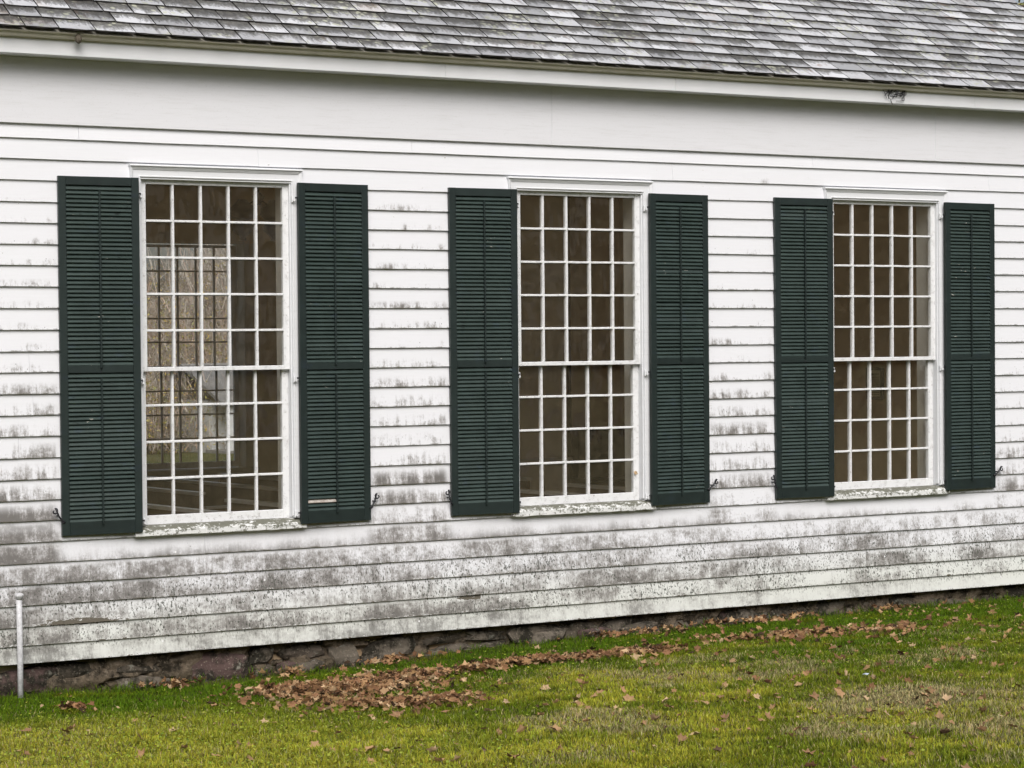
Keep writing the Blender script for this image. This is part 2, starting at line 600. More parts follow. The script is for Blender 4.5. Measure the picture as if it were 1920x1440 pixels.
M['clap'] = mat_clapboard()
M['trim'] = mat_trim('white_trim_paint')
M['trim_clean'] = mat_trim('white_fascia_paint', (.82, .83, .85), .16)
M['frieze'] = mat_trim('white_frieze_paint', (.79, .79, .82), .30)
M['crown'] = mat_trim('eave_shaded_moulding_paint', (.69, .65, .55), .30)  # cream trim paint, toned down for the shade under the eave
M['sash'] = mat_sash()
M['sill'] = mat_sill()
M['green'] = mat_green('dark_green_shutter_paint', (.0155, .0235, .022))
M['slat'] = mat_green('sky_lit_green_slat_paint', (.032, .048, .043), 1.)  # shutter green made lighter for sky light on the tilted slats
M['slate'] = mat_slate()
M['slate_edge'] = mat_simple('dirty_slate_edge', (.025, .023, .021), (.07, .065, .06), 30., .8, .3, .003, .2)
M['stone'] = mat_stone()


def mat_mortar():
    g = G('crumbling_stained_mortar')
    p = g.pos()
    x, y, z = g.xyz(p)
    n = g.noise(p, 6., 6, .72)
    f = g.noise(p, 38., 5, .72)
    c = g.mix(g.ss(n, .40, .62), (.21, .165, .12), (.035, .03, .022))
    c = g.mix(g.mul(g.ss(f, .52, .66), .65), c, (.30, .245, .185))
    c = g.mix(g.mul(g.ss(g.add(z, g.mul(g.sub(n, .5), .25)), .06, -.03), .6), c, (.075, .062, .035))
    return g.done(c, .95, g.bump(g.add(n, f), .9, .025), .1)


M['mortar'] = mat_mortar()
M['iron'] = mat_simple('black_wrought_iron', (.010, .010, .013), (.03, .03, .035), 40., .45, .3, .002, .5)
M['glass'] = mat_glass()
M['plaster'] = mat_simple('aged_tan_plaster', (.78, .63, .42), (.85, .71, .50), 2.2, .9, .2, .004, .1)
M['ceil'] = mat_simple('tan_ceiling_plaster', (.82, .69, .49), (.87, .75, .56), 1.5, .9, .1, .004, .1)
M['pale_plaster'] = mat_simple('pale_buff_plaster', (.88, .79, .62), (.91, .83, .68), 2.5, .9, .2, .004, .1)
M['floorwood'] = mat_simple('worn_floor_planks', (.32, .22, .13), (.42, .31, .20), 6., .5, .2, .003, .3)
M['pewwood'] = mat_simple('brown_pew_panel', (.20, .14, .10), (.27, .20, .145), 5., .55, .15, .003, .3)
M['pewcap'] = mat_simple('light_catching_pew_cap', (.70, .66, .60), (.78, .75, .70), 9., .3, .15, .002, .5)  # pale cap rails, whitened for the light they catch
M['darkwood'] = mat_simple('dark_stained_wood', (.025, .014, .009), (.05, .03, .018), 8., .4, .15, .003, .4)
M['jamb'] = mat_simple('cream_inner_jamb_paint', (.55, .52, .46), (.62, .59, .53), 5., .6, .1, .002, .3)
M['brass'] = mat_simple('tarnished_brass', (.06, .04, .02), (.12, .085, .04), 20., .35, .1, .002, .5, 4., .8)
M['milk'] = mat_simple('dark_milk_glass', (.10, .085, .06), (.16, .14, .10), 8., .3, .05, .002, .5)  # very dark brown tone for the lamp glass
M['paper'] = mat_simple('yellowed_certificate_paper', (.42, .37, .28), (.52, .46, .36), 30., .8, .05, .001, .2)
M['ink'] = mat_simple('faded_print_ink', (.12, .10, .08), (.17, .14, .11), 30., .8, .05, .001, .2)
M['leaf'] = mat_leaf()
M['grass'] = mat_attr('lawn_blades', .3)
M['litter'] = mat_attr('dry_leaf_litter', .15, .75)
M['pipe'] = mat_simple('chipped_white_pipe_paint', (.46, .46, .47), (.76, .76, .78), 34., .5, .3, .002, .4)
M['bare'] = mat_simple('bare_weathered_slat', (.32, .27, .23), (.58, .54, .50), 26., .8, .3, .002, .2)
M['ground'] = mat_ground()
M['bark'] = mat_simple('grey_brown_bark', (.055, .045, .036), (.12, .10, .082), 9., .9, .6, .01, .15)
M['twig'] = mat_attr('brush_and_twigs', .1, .85)
M['bluish'] = mat_simple('pale_blue_scrap', (.45, .52, .62), (.55, .62, .72), 20., .6, .1, .002, .3)
M['mud'] = mat_simple('grey_mud_nest', (.10, .085, .065), (.21, .18, .14), 60., .95, .8, .006, .1)
M['housewhite'] = mat_simple('white_house_paint', (.60, .60, .60), (.70, .70, .70), 3., .6, .1, .004, .3)
M['shingle'] = mat_simple('grey_shingle_roof', (.16, .155, .15), (.26, .25, .24), 6., .8, .4, .02, .2)

Z0 = 3.40        # sash datum above the ground datum


def gz_wall(x):
    return np.interp(x, [-60, -1.7, -.5, 1.0, 2.2, 3.5, 6, 8, 60], [-.03, -.03, -.07, -.05, .01, .03, .04, .055, .06])


def ground_z(x, y):
    x, y = np.asarray(x, float), np.asarray(y, float)
    d = np.maximum(0, -y - .25)
    return gz_wall(x) * np.exp(-d / 4) + .045 * np.minimum(d, 18) - .02 * np.clip(y - 9, 0, 40) + .07 * np.clip(y - 56, 0, 40) + .02 * (fbm(x * .9 + 40, y * .9 + 40, 3, 3) - .5) * sstep(.1, .8, d)


# ------------------------------------------------------------------ ground
def axis(lo, a, b, hi, fine, coarse):
    return np.concatenate([np.linspace(lo, a, coarse, endpoint=False), np.arange(a, b, fine), np.linspace(b, hi, coarse)])


gx_ = axis(-160, -6, 11, 180, .25, 14)
gy_ = axis(-160, -10, 1, 220, .2, 14)
X_, Y_ = np.meshgrid(gx_, gy_)
Zg = ground_z(X_, Y_)
inside = (X_ > -5.3) & (X_ < 9.0) & (Y_ > .3) & (Y_ < 9)
Zg = np.where(inside, Zg - .05, Zg)
nv = [(float(a), float(b), float(c)) for a, b, c in zip(X_.ravel(), Y_.ravel(), Zg.ravel())]
nx = len(gx_)
nf = [(j * nx + i, j * nx + i + 1, (j + 1) * nx + i + 1, (j + 1) * nx + i) for j in range(len(gy_) - 1) for i in range(nx - 1)]
ground = MB().add(nv, nf).build('ground', M['ground'], None, True)
tag(ground, kind='structure', label='grass lawn rising gently away from the white clapboard wall', cat='lawn')

# ------------------------------------------------------------------ the meeting house
house = tag(empty('meeting_house'), 'white clapboard meeting house with dark green louvered shutters and slate roof', 'building')
XL, XR = -5.2, 8.85            # outer ends of the long wall
OPEN = .605                    # half width of a window opening
ZS, ZH = Z0 - 2.27, Z0 + .31   # bottom and top of a window opening
BUTTS = [z + Z0 for z in (.674, .567, .418, .267, .112, -.039, -.192, -.344, -.497, -.653, -.8085, -.9635, -1.1145, -1.2685, -1.4215,
                          -1.574, -1.7295, -1.8835, -2.0335, -2.184, -2.3365, -2.489, -2.641, -2.7905, -2.9435, -3.0785, -3.208)]


def wall_with_openings(xs, openings, y0, y1, z0, z1):
    """a wall slab with rectangular openings (x0,x1,z0,z1), cut into plain blocks"""
    m = MB()
    cur = xs[0]
    for (a, b, c, d) in openings:
        m.box(cur, a, y0, y1, z0, z1)
        m.box(a, b, y0, y1, z0, c)
        m.box(a, b, y0, y1, d, z1)
        cur = b
    m.box(cur, xs[1], y0, y1, z0, z1)
    return m


ops = [(c - OPEN, c + OPEN, ZS, ZH) for c in WIN_X]
wall_with_openings((XL, XR), ops, -.028, .085, .20, 4.62).build('wall_sheathing', M['trim'], house)

# clapboards: every board a piece of its own
CAS = .684
n_boards = 0


def clapboard(x0, x1, zb, zt, seed):
    rs = random.Random(seed)
    n = max(2, int((x1 - x0) / .14))
    vs, fs, uvs = [], [], []
    ztop = zt + .012
    ph = rs.uniform(0, 50)
    for i in range(n + 1):
        x = x0 + (x1 - x0) * i / n
        dz = .0028 * (float(vnoise(x * 1.7 + ph, 0, 5)) - .5) + .0016 * (float(vnoise(x * 7 + ph, 1, 5)) - .5)
        dy = .004 * (float(vnoise(x * .9 + ph, 3, 5)) - .5)
        for (y, z, v) in ((-.0525 + dy, zb + dz, 0.), (-.0515 + dy, zb + dz + .004, .03), (-.0305 + dy * .3, ztop, 1.08), (-.029, ztop, 1.08), (-.029, zb + dz, 0.)):
            vs.append((x, y, z))
            uvs.append((x, v))
    for i in range(n):
        a, b = i * 5, (i + 1) * 5
        for k in range(5):
            k2 = (k + 1) % 5
            fs.append((a + k, b + k, b + k2, a + k2)[::-1] if False else (a + k, b + k, b + k2, a + k2))
    fs.append((4, 3, 2, 1, 0)[::-1])
    e = n * 5
    fs.append((e + 4, e + 3, e + 2, e + 1, e))
    me = bpy.data.meshes.new('clapboard')
    me.from_pydata(vs, [], fs)
    uvl = me.uv_layers.new(name='UVMap')
    li = np.empty(len(me.loops), dtype=np.int32)
    me.loops.foreach_get('vertex_index', li)
    uvl.data.foreach_set('uv', np.array(uvs)[li].ravel())
    me.materials.append(M['clap'])
    return link('clapboard', me, house)


for k in range(len(BUTTS) - 1):
    zt, zb = BUTTS[k], BUTTS[k + 1]
    spans = [(XL, XR)]
    if zb < Z0 + .40 and zt > Z0 - 2.335:
        e = [XL]
        for c in WIN_X:
            e += [c - CAS + .004, c + CAS - .004]
        e.append(XR)
        spans = [(e[i], e[i + 1]) for i in range(0, len(e), 2)]
    for (a, b) in spans:
        cuts = [a]
        rs = random.Random(k * 31 + int(a * 10))
        x = a + rs.uniform(1.2, 4.2)
        while x < b - .5:
            if b - a > 2.2 or rs.random() < .25:
                cuts.append(x)
            x += rs.uniform(2.6, 4.4)
        cuts.append(b)
        for i in range(len(cuts) - 1):
            n_boards += 1
            clapboard(cuts[i] + (.0008 if i else 0), cuts[i + 1] - (.0008 if i < len(cuts) - 2 else 0), zb, zt, n_boards)
# skirt under the lowest board throws the foundation into shade
MB().box(XL, XR, -.028, .02, .183, .1995).build('sill_beam', M['darkwood'], house)

# frieze boards, soffit, fascia, crown moulding
YF, ZSOF = -.25, Z0 + 1.145
for (a, b) in ((XL, -2.4), (-2.4, 2.9), (2.9, 6.9), (6.9, XR)):
    MB().bevbox(a + .0006, b - .0006, -.062, -.0285, BUTTS[0] - .004, ZSOF, .002).build('frieze_board', M['frieze'], house)
MB().box(XL, XR + .3, YF + .021, -.0285, ZSOF + .0005, ZSOF + .02).build('soffit', M['frieze'], house)
for (a, b) in ((XL, -2.2), (-2.2, 1.83), (1.83, 3.98), (3.98, 7.2), (7.2, XR + .3)):
    MB().bevbox(a + .0006, b - .0006, YF, YF + .02, ZSOF - .002, Z0 + 1.29, .0015).build('fascia_board', M['trim_clean'], house)
prof = []
ZC0, ZC1 = Z0 + 1.2515, Z0 + 1.297
prof += [(YF - .0005, ZC0 - .002), (YF - .009, ZC0 - .002), (YF - .010, ZC0 + .004)]
for i in range(9):
    t = i / 8
    prof.append((YF - .012 - .070 * (t ** 1.0) - .010 * math.sin(2 * math.pi * t), ZC0 + .004 + (ZC1 - ZC0 - .008) * t - .004 * math.sin(2 * math.pi * t)))
prof += [(YF - .086, ZC1 - .002), (YF - .0005, ZC1 + .035)]
for (a, b) in ((XL, .7), (.7, 5.1), (5.1, XR + .3)):
    MB().prism_x(prof, a + .0005, b - .0005).build('crown_moulding', M['crown'], house)

# ------------------------------------------------------------------ roof
PITCH = math.radians(33)
YE, ZE = -.362, Z0 + 1.305
RX0, RX1 = -5.4, 9.17
SL = Vector((0, math.cos(PITCH), math.sin(PITCH)))
NR = Vector((0, -math.sin(PITCH), math.cos(PITCH)))
roof = empty('roof', (0, 0, 0), house)
m = MB()
RIDGE = 5.45
a0 = Vector((0, YE + .075, ZE + .036)) - NR * .002
b0 = a0 + SL * (RIDGE - .05)
for (p0, p1, t) in ((a0, b0, .02),):
    q = [p0, p1, p1 - NR * t, p0 - NR * t]
    m.prism_x([(v.y, v.z) for v in q], RX0 + .02, RX1 - .02)
# far slope
c0 = b0 + Vector((0, .02, 0))
c1 = c0 + Vector((0, math.cos(PITCH), -math.sin(PITCH))) * RIDGE
nb = Vector((0, math.sin(PITCH), math.cos(PITCH)))
q = [c0, c1, c1 - nb * .03, c0 - nb * .03]
m.prism_x([(v.y, v.z) for v in q], RX0 + .02, RX1 - .02)
m.build('roof_deck', M['darkwood'], roof)

COURSE, SLEN, STH = .1713, .36, .0115


def slate_mesh(seed):
    rs = random.Random(seed)
    nx_, ny_ = 5, 4
    vs, fs = [], []
    ys = [0, .06, .17, SLEN]
    for s in (1, 0):
        for j in range(ny_):
            for i in range(nx_):
                x = -.5 + i / (nx_ - 1)
                jx = 0 if i not in (0, nx_ - 1) else rs.uniform(-.006, .006)
                jy = rs.uniform(-.004, .003) if j == 0 else 0
                if j == 0 and i in (0, nx_ - 1):
                    jy += rs.uniform(0, .008)
                vs.append((x + jx, ys[j] + jy, (STH if s else 0.) + (rs.uniform(-.0012, .0012) if s else 0)))
    top = lambda i, j: j * nx_ + i
    bot = lambda i, j: nx_ * ny_ + j * nx_ + i
    for j in range(ny_ - 1):
        for i in range(nx_ - 1):
            fs.append((top(i, j), top(i + 1, j), top(i + 1, j + 1), top(i, j + 1)))
    fs.append(tuple(bot(i, 0) for i in range(nx_))[::-1] + tuple())if False else None
    for i in range(nx_ - 1):
        fs.append((bot(i, 0), bot(i + 1, 0), top(i + 1, 0), top(i, 0)))
        fs.append((bot(i + 1, ny_ - 1), bot(i, ny_ - 1), top(i, ny_ - 1), top(i + 1, ny_ - 1)))
    for j in range(ny_ - 1):
        fs.append((bot(0, j + 1), bot(0, j), top(0, j), top(0, j + 1)))
        fs.append((bot(nx_ - 1, j), bot(nx_ - 1, j + 1), top(nx_ - 1, j + 1), top(nx_ - 1, j)))
    fs = [f for f in fs if f]
    return vs, fs


SLV = [slate_mesh(40 + i) for i in range(5)]
SLM = []
for vs, fs in SLV:
    me_ = MB().add(vs, fs).mesh('slate', M['slate'])
    me_.materials.append(M['slate_edge'])
    me_.polygons.foreach_set('material_index', [0 if i < 12 else 1 for i in range(len(me_.polygons))])
    SLM.append(me_)
TILT = math.atan2(STH * 1.15, COURSE)          # each slate lies on the one below
cands = []
for k in range(int(RIDGE / COURSE)):
    x = RX0 + (0 if k % 2 else .13)
    if k % 2 == 0:
        cands.append((k, RX0, .13))
    while x < RX1 - .05:
        wdt = random.uniform(.225, .30)
        if x + wdt > RX1 - .08:
            wdt = RX1 - x
        cands.append((k, x, wdt))
        x += wdt
rest = MB()
seen = []
for (k, x, wdt) in cands:
    base = Vector((x + wdt / 2, YE, ZE)) + SL * (k * COURSE + random.uniform(-.003, .003)) + NR * (.006 + random.uniform(0, .002))
    u, v, d = px([base + SL * .08])
    rx = PITCH - TILT + random.uniform(-.006, .006)
    rz = random.uniform(-.009, .009)
    vi = random.randrange(5)
    inview = -70 < u[0] < 1990 and v[0] > -14
    mat4 = Matrix.Translation(base) @ Matrix.Rotation(rx, 4, 'X') @ Matrix.Rotation(rz, 4, 'Z') @ Matrix.Diagonal((wdt - random.uniform(.006, .013), 1, 1, 1))
    if inview:
        seen.append((v[0], mat4, vi))
    else:
        rest.add([mat4 @ Vector(p) for p in SLV[vi][0]], SLV[vi][1])
for (_, mat4, vi) in seen:
    o = link('slate', SLM[vi], roof)
    o.matrix_local = mat4
o = rest.build('slates_beyond_view', M['slate'], roof)
tag(o, kind='stuff')
# rake board at the gable end
p0 = Vector((0, YE + .03, ZE)) - NR * .014
p1 = p0 + SL * (RIDGE - .1)
MB().prism_x([(v.y, v.z) for v in (p0, p1, p1 - NR * .16, p0 - NR * .16)], RX1 - .10, RX1 - .065).build('rake_board', M['trim_clean'], house)

# ------------------------------------------------------------------ gable ends and far wall (outer skin)
GAB = {1: (1.12, 6.55), -1: (1.5, 4.15, 6.8)}          # unseen end windows, added to brighten the room


def gable_slab(xa, xb, ys, z0, z1, tri=True):
    """an end wall across y with window openings; tri adds the triangle under the roof"""
    m = wall_with_openings((0., 8.6), [(y - OPEN, y + OPEN, ZS, ZH) for y in ys], xa, xb, z0, z1)
    r = MB().add([(v[1], v[0], v[2]) for v in m.v], [f[::-1] for f in m.f])
    if tri:
        r.add([(xa, 0, z1), (xb, 0, z1), (xb, 8.6, z1), (xa, 8.6, z1), (xa, 4.2, 7.4), (xb, 4.2, 7.4)],
              [(0, 4, 5, 1), (2, 5, 4, 3), (0, 3, 4), (1, 5, 2)])
    return r


gable_slab(XR - .14, XR - .029, GAB[1], .2, 4.62).build('gable_wall', M['trim'], house)
gable_slab(XL + .029, XL + .14, GAB[-1], .2, 4.62).build('gable_wall', M['trim'], house)
FAR_Y, FAR_DZ = 8.3, -.08
FAR_X = (-.23, 2.93, 6.09)
fops = [(c - OPEN, c + OPEN, ZS + FAR_DZ, ZH + FAR_DZ) for c in FAR_X]
wall_with_openings((XL + .15, XR - .15), fops, FAR_Y - .02, FAR_Y + .09, .2, 4.5).build('wall_sheathing', M['trim'], house)

# ------------------------------------------------------------------ windows
PXW, PZH = .2223, .2731
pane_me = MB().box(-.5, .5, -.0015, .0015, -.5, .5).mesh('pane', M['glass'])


def bar_v(x, y0, z0, z1, wd=.021, dep=.036):
    """glazing bar: flat nose in front, bevelled to the rebate, square behind"""
    h = wd / 2
    prof = [(-h * .62, y0), (h * .62, y0), (h, y0 + .011), (h, y0 + dep), (-h, y0 + dep), (-h, y0 + .011)]
    n = 6
    # slightly uneven
    vs = []
    for i in range(n + 1):
        z = z0 + (z1 - z0) * i / n
        j = random.uniform(-.0012, .0012) if 0 < i < n else 0
        vs += [(x + a + j, b, z) for a, b in prof]
    fs = []
    for i in range(n):
        for k in range(6):
            fs.append((i * 6 + k, i * 6 + (k + 1) % 6, (i + 1) * 6 + (k + 1) % 6, (i + 1) * 6 + k))
    return vs, fs


def bar_h(z, y0, x0, x1, wd=.019, dep=.0355):
    h = wd / 2
    prof = [(-h * .62, y0 + .0006), (h * .62, y0 + .0006), (h, y0 + .0115), (h, y0 + dep), (-h, y0 + dep), (-h, y0 + .0115)]
    n = 8
    vs = []
    for i in range(n + 1):
        x = x0 + (x1 - x0) * i / n
        j = random.uniform(-.0012, .0012) if 0 < i < n else 0
        vs += [(x, b, z + a + j) for a, b in prof]
    fs = []
    for i in range(n):
        for k in range(6):
            fs.append(((i + 1) * 6 + k, (i + 1) * 6 + (k + 1) % 6, i * 6 + (k + 1) % 6, i * 6 + k))
    return vs, fs


def sash(root, cx, yf, ztop, zbot, rows, top_h, bot_h, name, flip=1):
    """one sash: stiles, rails, bars and panes. yf = front face; flip=-1 turns its outside towards +y"""
    hw = OPEN - .004
    gxh = 2.5 * PXW
    Y = lambda a: yf + flip * a

    def put(nm, vs, fs, mat):
        vs = [(x, yf + flip * (y - yf), z) for x, y, z in vs]
        if flip < 0:
            fs = [f[::-1] for f in fs]
        o = MB().add(vs, fs).build(nm, mat, root)
        return o
    d = .040
    for s in (-1, 1):
        b = MB()
        xa, xb = sorted((cx + s * (gxh - .009), cx + s * hw))
        b.bevbox(xa, xb, yf, yf + d, zbot, ztop, .003)
        put('sash_stile', b.v, b.f, M['sash'])
    zg1 = ztop - top_h
    zg0 = zbot + bot_h
    for (za, zb_) in ((zg1, ztop), (zbot, zg0)):
        b = MB().bevbox(cx - gxh + .0095, cx + gxh - .0095, yf + .0008, yf + d - .001, za, zb_, .003)
        put('sash_rail', b.v, b.f, M['sash'])
    for i in range(1, 5):
        vs, fs = bar_v(cx - gxh + i * PXW, yf + .002, zg0 + .0005, zg1 - .0005)
        put('muntin', vs, fs, M['sash'])
    pz = (zg1 - zg0) / rows
    for j in range(1, rows):
        vs, fs = bar_h(zg0 + j * pz, yf + .003, cx - gxh + .01, cx + gxh - .01)
        put('muntin', vs, fs, M['sash'])
    for i in range(5):
        for j in range(rows):
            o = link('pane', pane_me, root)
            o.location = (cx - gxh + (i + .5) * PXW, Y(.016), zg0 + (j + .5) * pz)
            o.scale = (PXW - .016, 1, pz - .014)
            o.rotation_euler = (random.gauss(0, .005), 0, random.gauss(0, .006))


def sweep_frame(prof, xi, zi0, zi1, cx, name, root, mat):
    """casing: profile (offset out from the opening, y), mitred round the two sides and head"""
    n = len(prof)
    path = [(-1, zi0, 0), (-1, zi1, 1), (1, zi1, 1), (1, zi0, 0)]
    names = ('casing', 'casing', 'casing')
    for (A, B) in ((0, 1), (1, 2), (2, 3)):
        vs = []
        for (s, z, mit) in (path[A], path[B]):
            for (o_, y) in prof:
                vs.append((cx + s * (xi + o_), y, z + (o_ if mit else 0)))
        fs = [(i, (i + 1) % n, n + (i + 1) % n, n + i) for i in range(n)] + [tuple(range(n - 1, -1, -1)), tuple(range(n, 2 * n))]
        MB().add(vs, fs).build('casing', mat, root)


CASPROF = [(0, .0), (0, -.052), (.004, -.056), (.010, -.056), (.013, -.0525), (.054, -.0525), (.056, -.058), (.062, -.061), (.068, -.066), (.0775, -.068), (.079, -.062), (.079, .0)]


def window(cx, root):
    sweep_frame(CASPROF, OPEN, Z0 - 2.2555, ZH, cx, 'casing', root, M['trim'])
    # drip cap over the head
    MB().prism_x([(-.029, ZH + .0795), (-.078, ZH + .0795), (-.080, ZH + .084), (-.078, ZH + .0905), (-.029, ZH + .100)], cx - CAS - .006, cx + CAS + .006).build('drip_cap', M['trim_clean'], root)
    # jamb linings
    for s in (-1, 1):
        xa, xb = sorted((cx + s * (OPEN - .0035), cx + s * OPEN - s * .0005))
        MB().box(xa, xb, -.05, .0855, ZS + .02, ZH - .0005).build('jamb', M['trim'], root)
        xa, xb = sorted((cx + s * (OPEN - .014), cx + s * (OPEN - .004)))
        MB().bevbox(xa, xb, -.036, -.004, ZS + .03, ZH - .004, .002).build('blind_stop', M['trim'], root)
        xa, xb = sorted((cx + s * (OPEN - .002), cx + s * (OPEN + .02)))
        MB().box(xa, xb, .086, .265, ZS - .05, ZH + .02).build('inner_jamb', M['jamb'], root)
    MB().box(cx - OPEN, cx + OPEN, -.045, -.004, ZH - .012, ZH - .0005).build('head_stop', M['trim'], root)
    # sill: nosing with a weathered top
    zb = Z0 - 2.336
    n = 24
    vs, fs = [], []
    prof = [(-.029, zb), (-.086, zb), (-.090, zb + .005), (-.089, zb + .040), (-.080, zb + .050), (-.040, zb + .072), (.02, zb + .078), (.02, zb)]
    for i in range(n + 1):
        x = cx - CAS + 2 * CAS * i / n
        for k, (y, z) in enumerate(prof):
            j = random.uniform(-.0015, .0015) if 1 <= k <= 5 else 0
            vs.append((x, y + j, z + j))
    for i in range(n):
        for k in range(8):
            fs.append((i * 8 + k, (i + 1) * 8 + k, (i + 1) * 8 + (k + 1) % 8, i * 8 + (k + 1) % 8))
    fs += [tuple(range(8)), tuple(n * 8 + k for k in range(7, -1, -1))]
    MB().add(vs, fs).build('sill', M['sill'], root)
    # sashes: the upper one in front
    sash(root, cx, -.006, ZH - .013, Z0 - 1.122, 5, ZH - .013 - (Z0 + .264), .032, 'upper')
    sash(root, cx, .038, Z0 - 1.090, Z0 - 2.264, 4, .014, .070, 'lower')
    MB().box(cx - OPEN, cx + OPEN, .086, .30, ZS - .05, ZS - .012).build('inner_stool', M['jamb'], root)


wlab = ('many-paned window showing a far window and trees through the room', 'many-paned window with a leaf caught on its frame', 'many-paned window with a framed certificate visible inside')
for c, lb in zip(WIN_X, wlab):
    wroot = empty('window', (0, 0, 0), house)
    wroot['label'] = lb
    window(c, wroot)
for i, c in enumerate(FAR_X):
    wroot = empty('far_window', (0, 0, 0), house)
    zt = Z0 + FAR_DZ
    sash(wroot, c, FAR_Y + .046, zt + ZH - Z0 - .013, zt - 1.122, 5, ZH - .013 - (Z0 + .264), .032, 'upper', -1)
    sash(wroot, c, FAR_Y + .002, zt - 1.090, zt - 2.264, 4, .014, .070, 'lower', -1)
    for s in (-1, 1):
        xa, xb = sorted((c + s * OPEN, c + s * (OPEN + .12)))
        MB().box(xa, xb, FAR_Y - .235, FAR_Y - .205, zt - 2.35, zt + .31).build('inner_casing', M['jamb'], wroot)
        xa, xb = sorted((c + s * (OPEN - .002), c + s * (OPEN + .02)))
        MB().box(xa, xb, FAR_Y - .2, FAR_Y - .021, zt - 2.3, zt + .33).build('inner_jamb', M['jamb'], wroot)
    MB().box(c - OPEN - .16, c + OPEN + .16, FAR_Y - .27, FAR_Y - .021, zt - 2.31, zt - 2.268).build('inner_stool', M['jamb'], wroot)
    MB().box(c - OPEN - .12, c + OPEN + .12, FAR_Y - .235, FAR_Y - .205, zt - 2.40, zt - 2.3105).build('inner_apron', M['jamb'], wroot)

for sd2 in (1, -1):
    for y in GAB[sd2]:
        wroot = empty('added_end_window', ((XR - .09) if sd2 > 0 else (XL + .09), y, 0), house)
        wroot.rotation_euler = (0, 0, math.pi / 2 * sd2)
        sash(wroot, 0, -.006, ZH - .002, Z0 - 1.122, 5, .05, .032, 'upper')
        sash(wroot, 0, .038, Z0 - 1.090, ZS + .002, 4, .014, .070, 'lower')
# ------------------------------------------------------------------ shutters
SW, SH, ST = .60, 2.602, .033
SZB = Z0 - 2.302
slat_me = MB().add([(-.5, -.0165, -.0135), (-.5, -.0135, -.0185), (-.5, .0135, .0185), (-.5, .0105, .0215),
                    (.5, -.0165, -.0135), (.5, -.0135, -.0185), (.5, .0135, .0185), (.5, .0105, .0215)],
                   [(0, 4, 5, 1), (1, 5, 6, 2), (2, 6, 7, 3), (3, 7, 4, 0), (0, 1, 2, 3), (7, 6, 5, 4)]).mesh('slat', M['slat'])
STILE, ZMID0, ZMID1, RT_, RB_ = .057, 1.176, 1.232, .064, .096


def shutter(cx, side, label):
    """side -1: left of its window. Local x runs from the hinge outwards, y to the wall, z up."""
    root = empty('shutter', (cx + side * .635, -.112, SZB), house)
    root.rotation_euler = (0, 0, side * .05)
    root['label'] = label
    sx = side

    def box(nm, xa, xb, ya, yb, za, zb_, mat, b=.003):
        xa, xb = sorted((sx * xa, sx * xb))
        return MB().bevbox(xa, xb, ya, yb, za, zb_, b).build(nm, mat, root)
    box('stile', 0, STILE, 0, ST, 0, SH, M['green'])
    box('stile', SW - STILE, SW, 0, ST, 0, SH, M['green'])
    box('rail', STILE + .0005, SW - STILE - .0005, .0012, ST - .001, SH - RT_, SH - .0005, M['green'])
    box('rail', STILE + .0005, SW - STILE - .0005, .0012, ST - .001, ZMID0, ZMID1, M['green'])
    box('rail', STILE + .0005, SW - STILE - .0005, .0012, ST - .001, .0005, RB_, M['green'])
    inner = SW - 2 * STILE - .001
    for (za, zb_, n) in ((ZMID1, SH - RT_, 42), (RB_, ZMID0, 35)):
        p = (zb_ - za) / n
        for i in range(n):
            o = link('slat', slat_me, root)
            z = za + (i + .5) * p
            o.location = (sx * (SW / 2 + random.uniform(-.0006, .0006)), .0175, z)
            o.scale = (inner, 1, 1)
            o.rotation_euler = (random.gauss(0, .035), random.gauss(0, .0012), 0)
            if random.random() < .05:
                o.rotation_euler = (random.gauss(0, .16), random.gauss(0, .004), 0)
            if side == 1 and abs(cx) < .1 and za == RB_ and i == 2:
                # the left half has lost its paint
                o.name = 'slat'
                o.scale = (inner * .5, 1, 1)
                o.location.x = sx * (SW * .5 + inner * .25)
                o2 = link('slat', slat_me.copy(), root)
                o2.data.materials.clear()
                o2.data.materials.append(M['bare'])
                o2.location = (sx * (SW * .5 - inner * .25), .0175, z)
                o2.scale = (inner * .5 - .001, 1, 1)
                o2['label'] = 'slat half stripped to bare pale wood'
        box('tilt_rod', SW / 2 - .0065, SW / 2 + .0065, -.019, -.006, za - .02, zb_ - .035, M['green'], .002)
        box('rod_notch', SW / 2 - .004, SW / 2 + .004, -.0006, .0011, zb_ + .001, zb_ + .016, M['iron'], .0002)
    # pintle hinges
    for hz in (SH - .115, 1.115, .085):
        MB().box(*sorted((-sx * .020, sx * .03)), .018, .024, hz - .006, hz + .006).build('hinge_strap', M['iron'], root)
        m_ = MB().bevbox(*sorted((-sx * .036, -sx * .020)), .042, .058, hz - .034, hz + .014, .002)
        m_.tube([(-sx * .022, .028, hz - .026), (-sx * .022, .028, hz + .009)], .0055, 8)
        m_.box(*sorted((-sx * .03, -sx * .018)), .024, .044, hz - .024, hz - .014)
        m_.build('hinge_pintle', M['trim'], root)


names = {-1: 'left', 1: 'right'}
slab = {(0, -1): 'faded green shutter with peeling slats, outermost on the left', (0, 1): 'green shutter with one slat stripped to pale wood near its foot',
        (1, -1): 'green shutter with cracked paint at the left of the middle window', (1, 1): 'green shutter at the right of the middle window',
        (2, -1): 'green shutter with cracked upper slats beside the certificate window', (2, 1): 'narrow-looking green shutter at the far right end'}
for i, c in enumerate(WIN_X):
    for s in (-1, 1):
        shutter(c, s, slab[(i, s)])


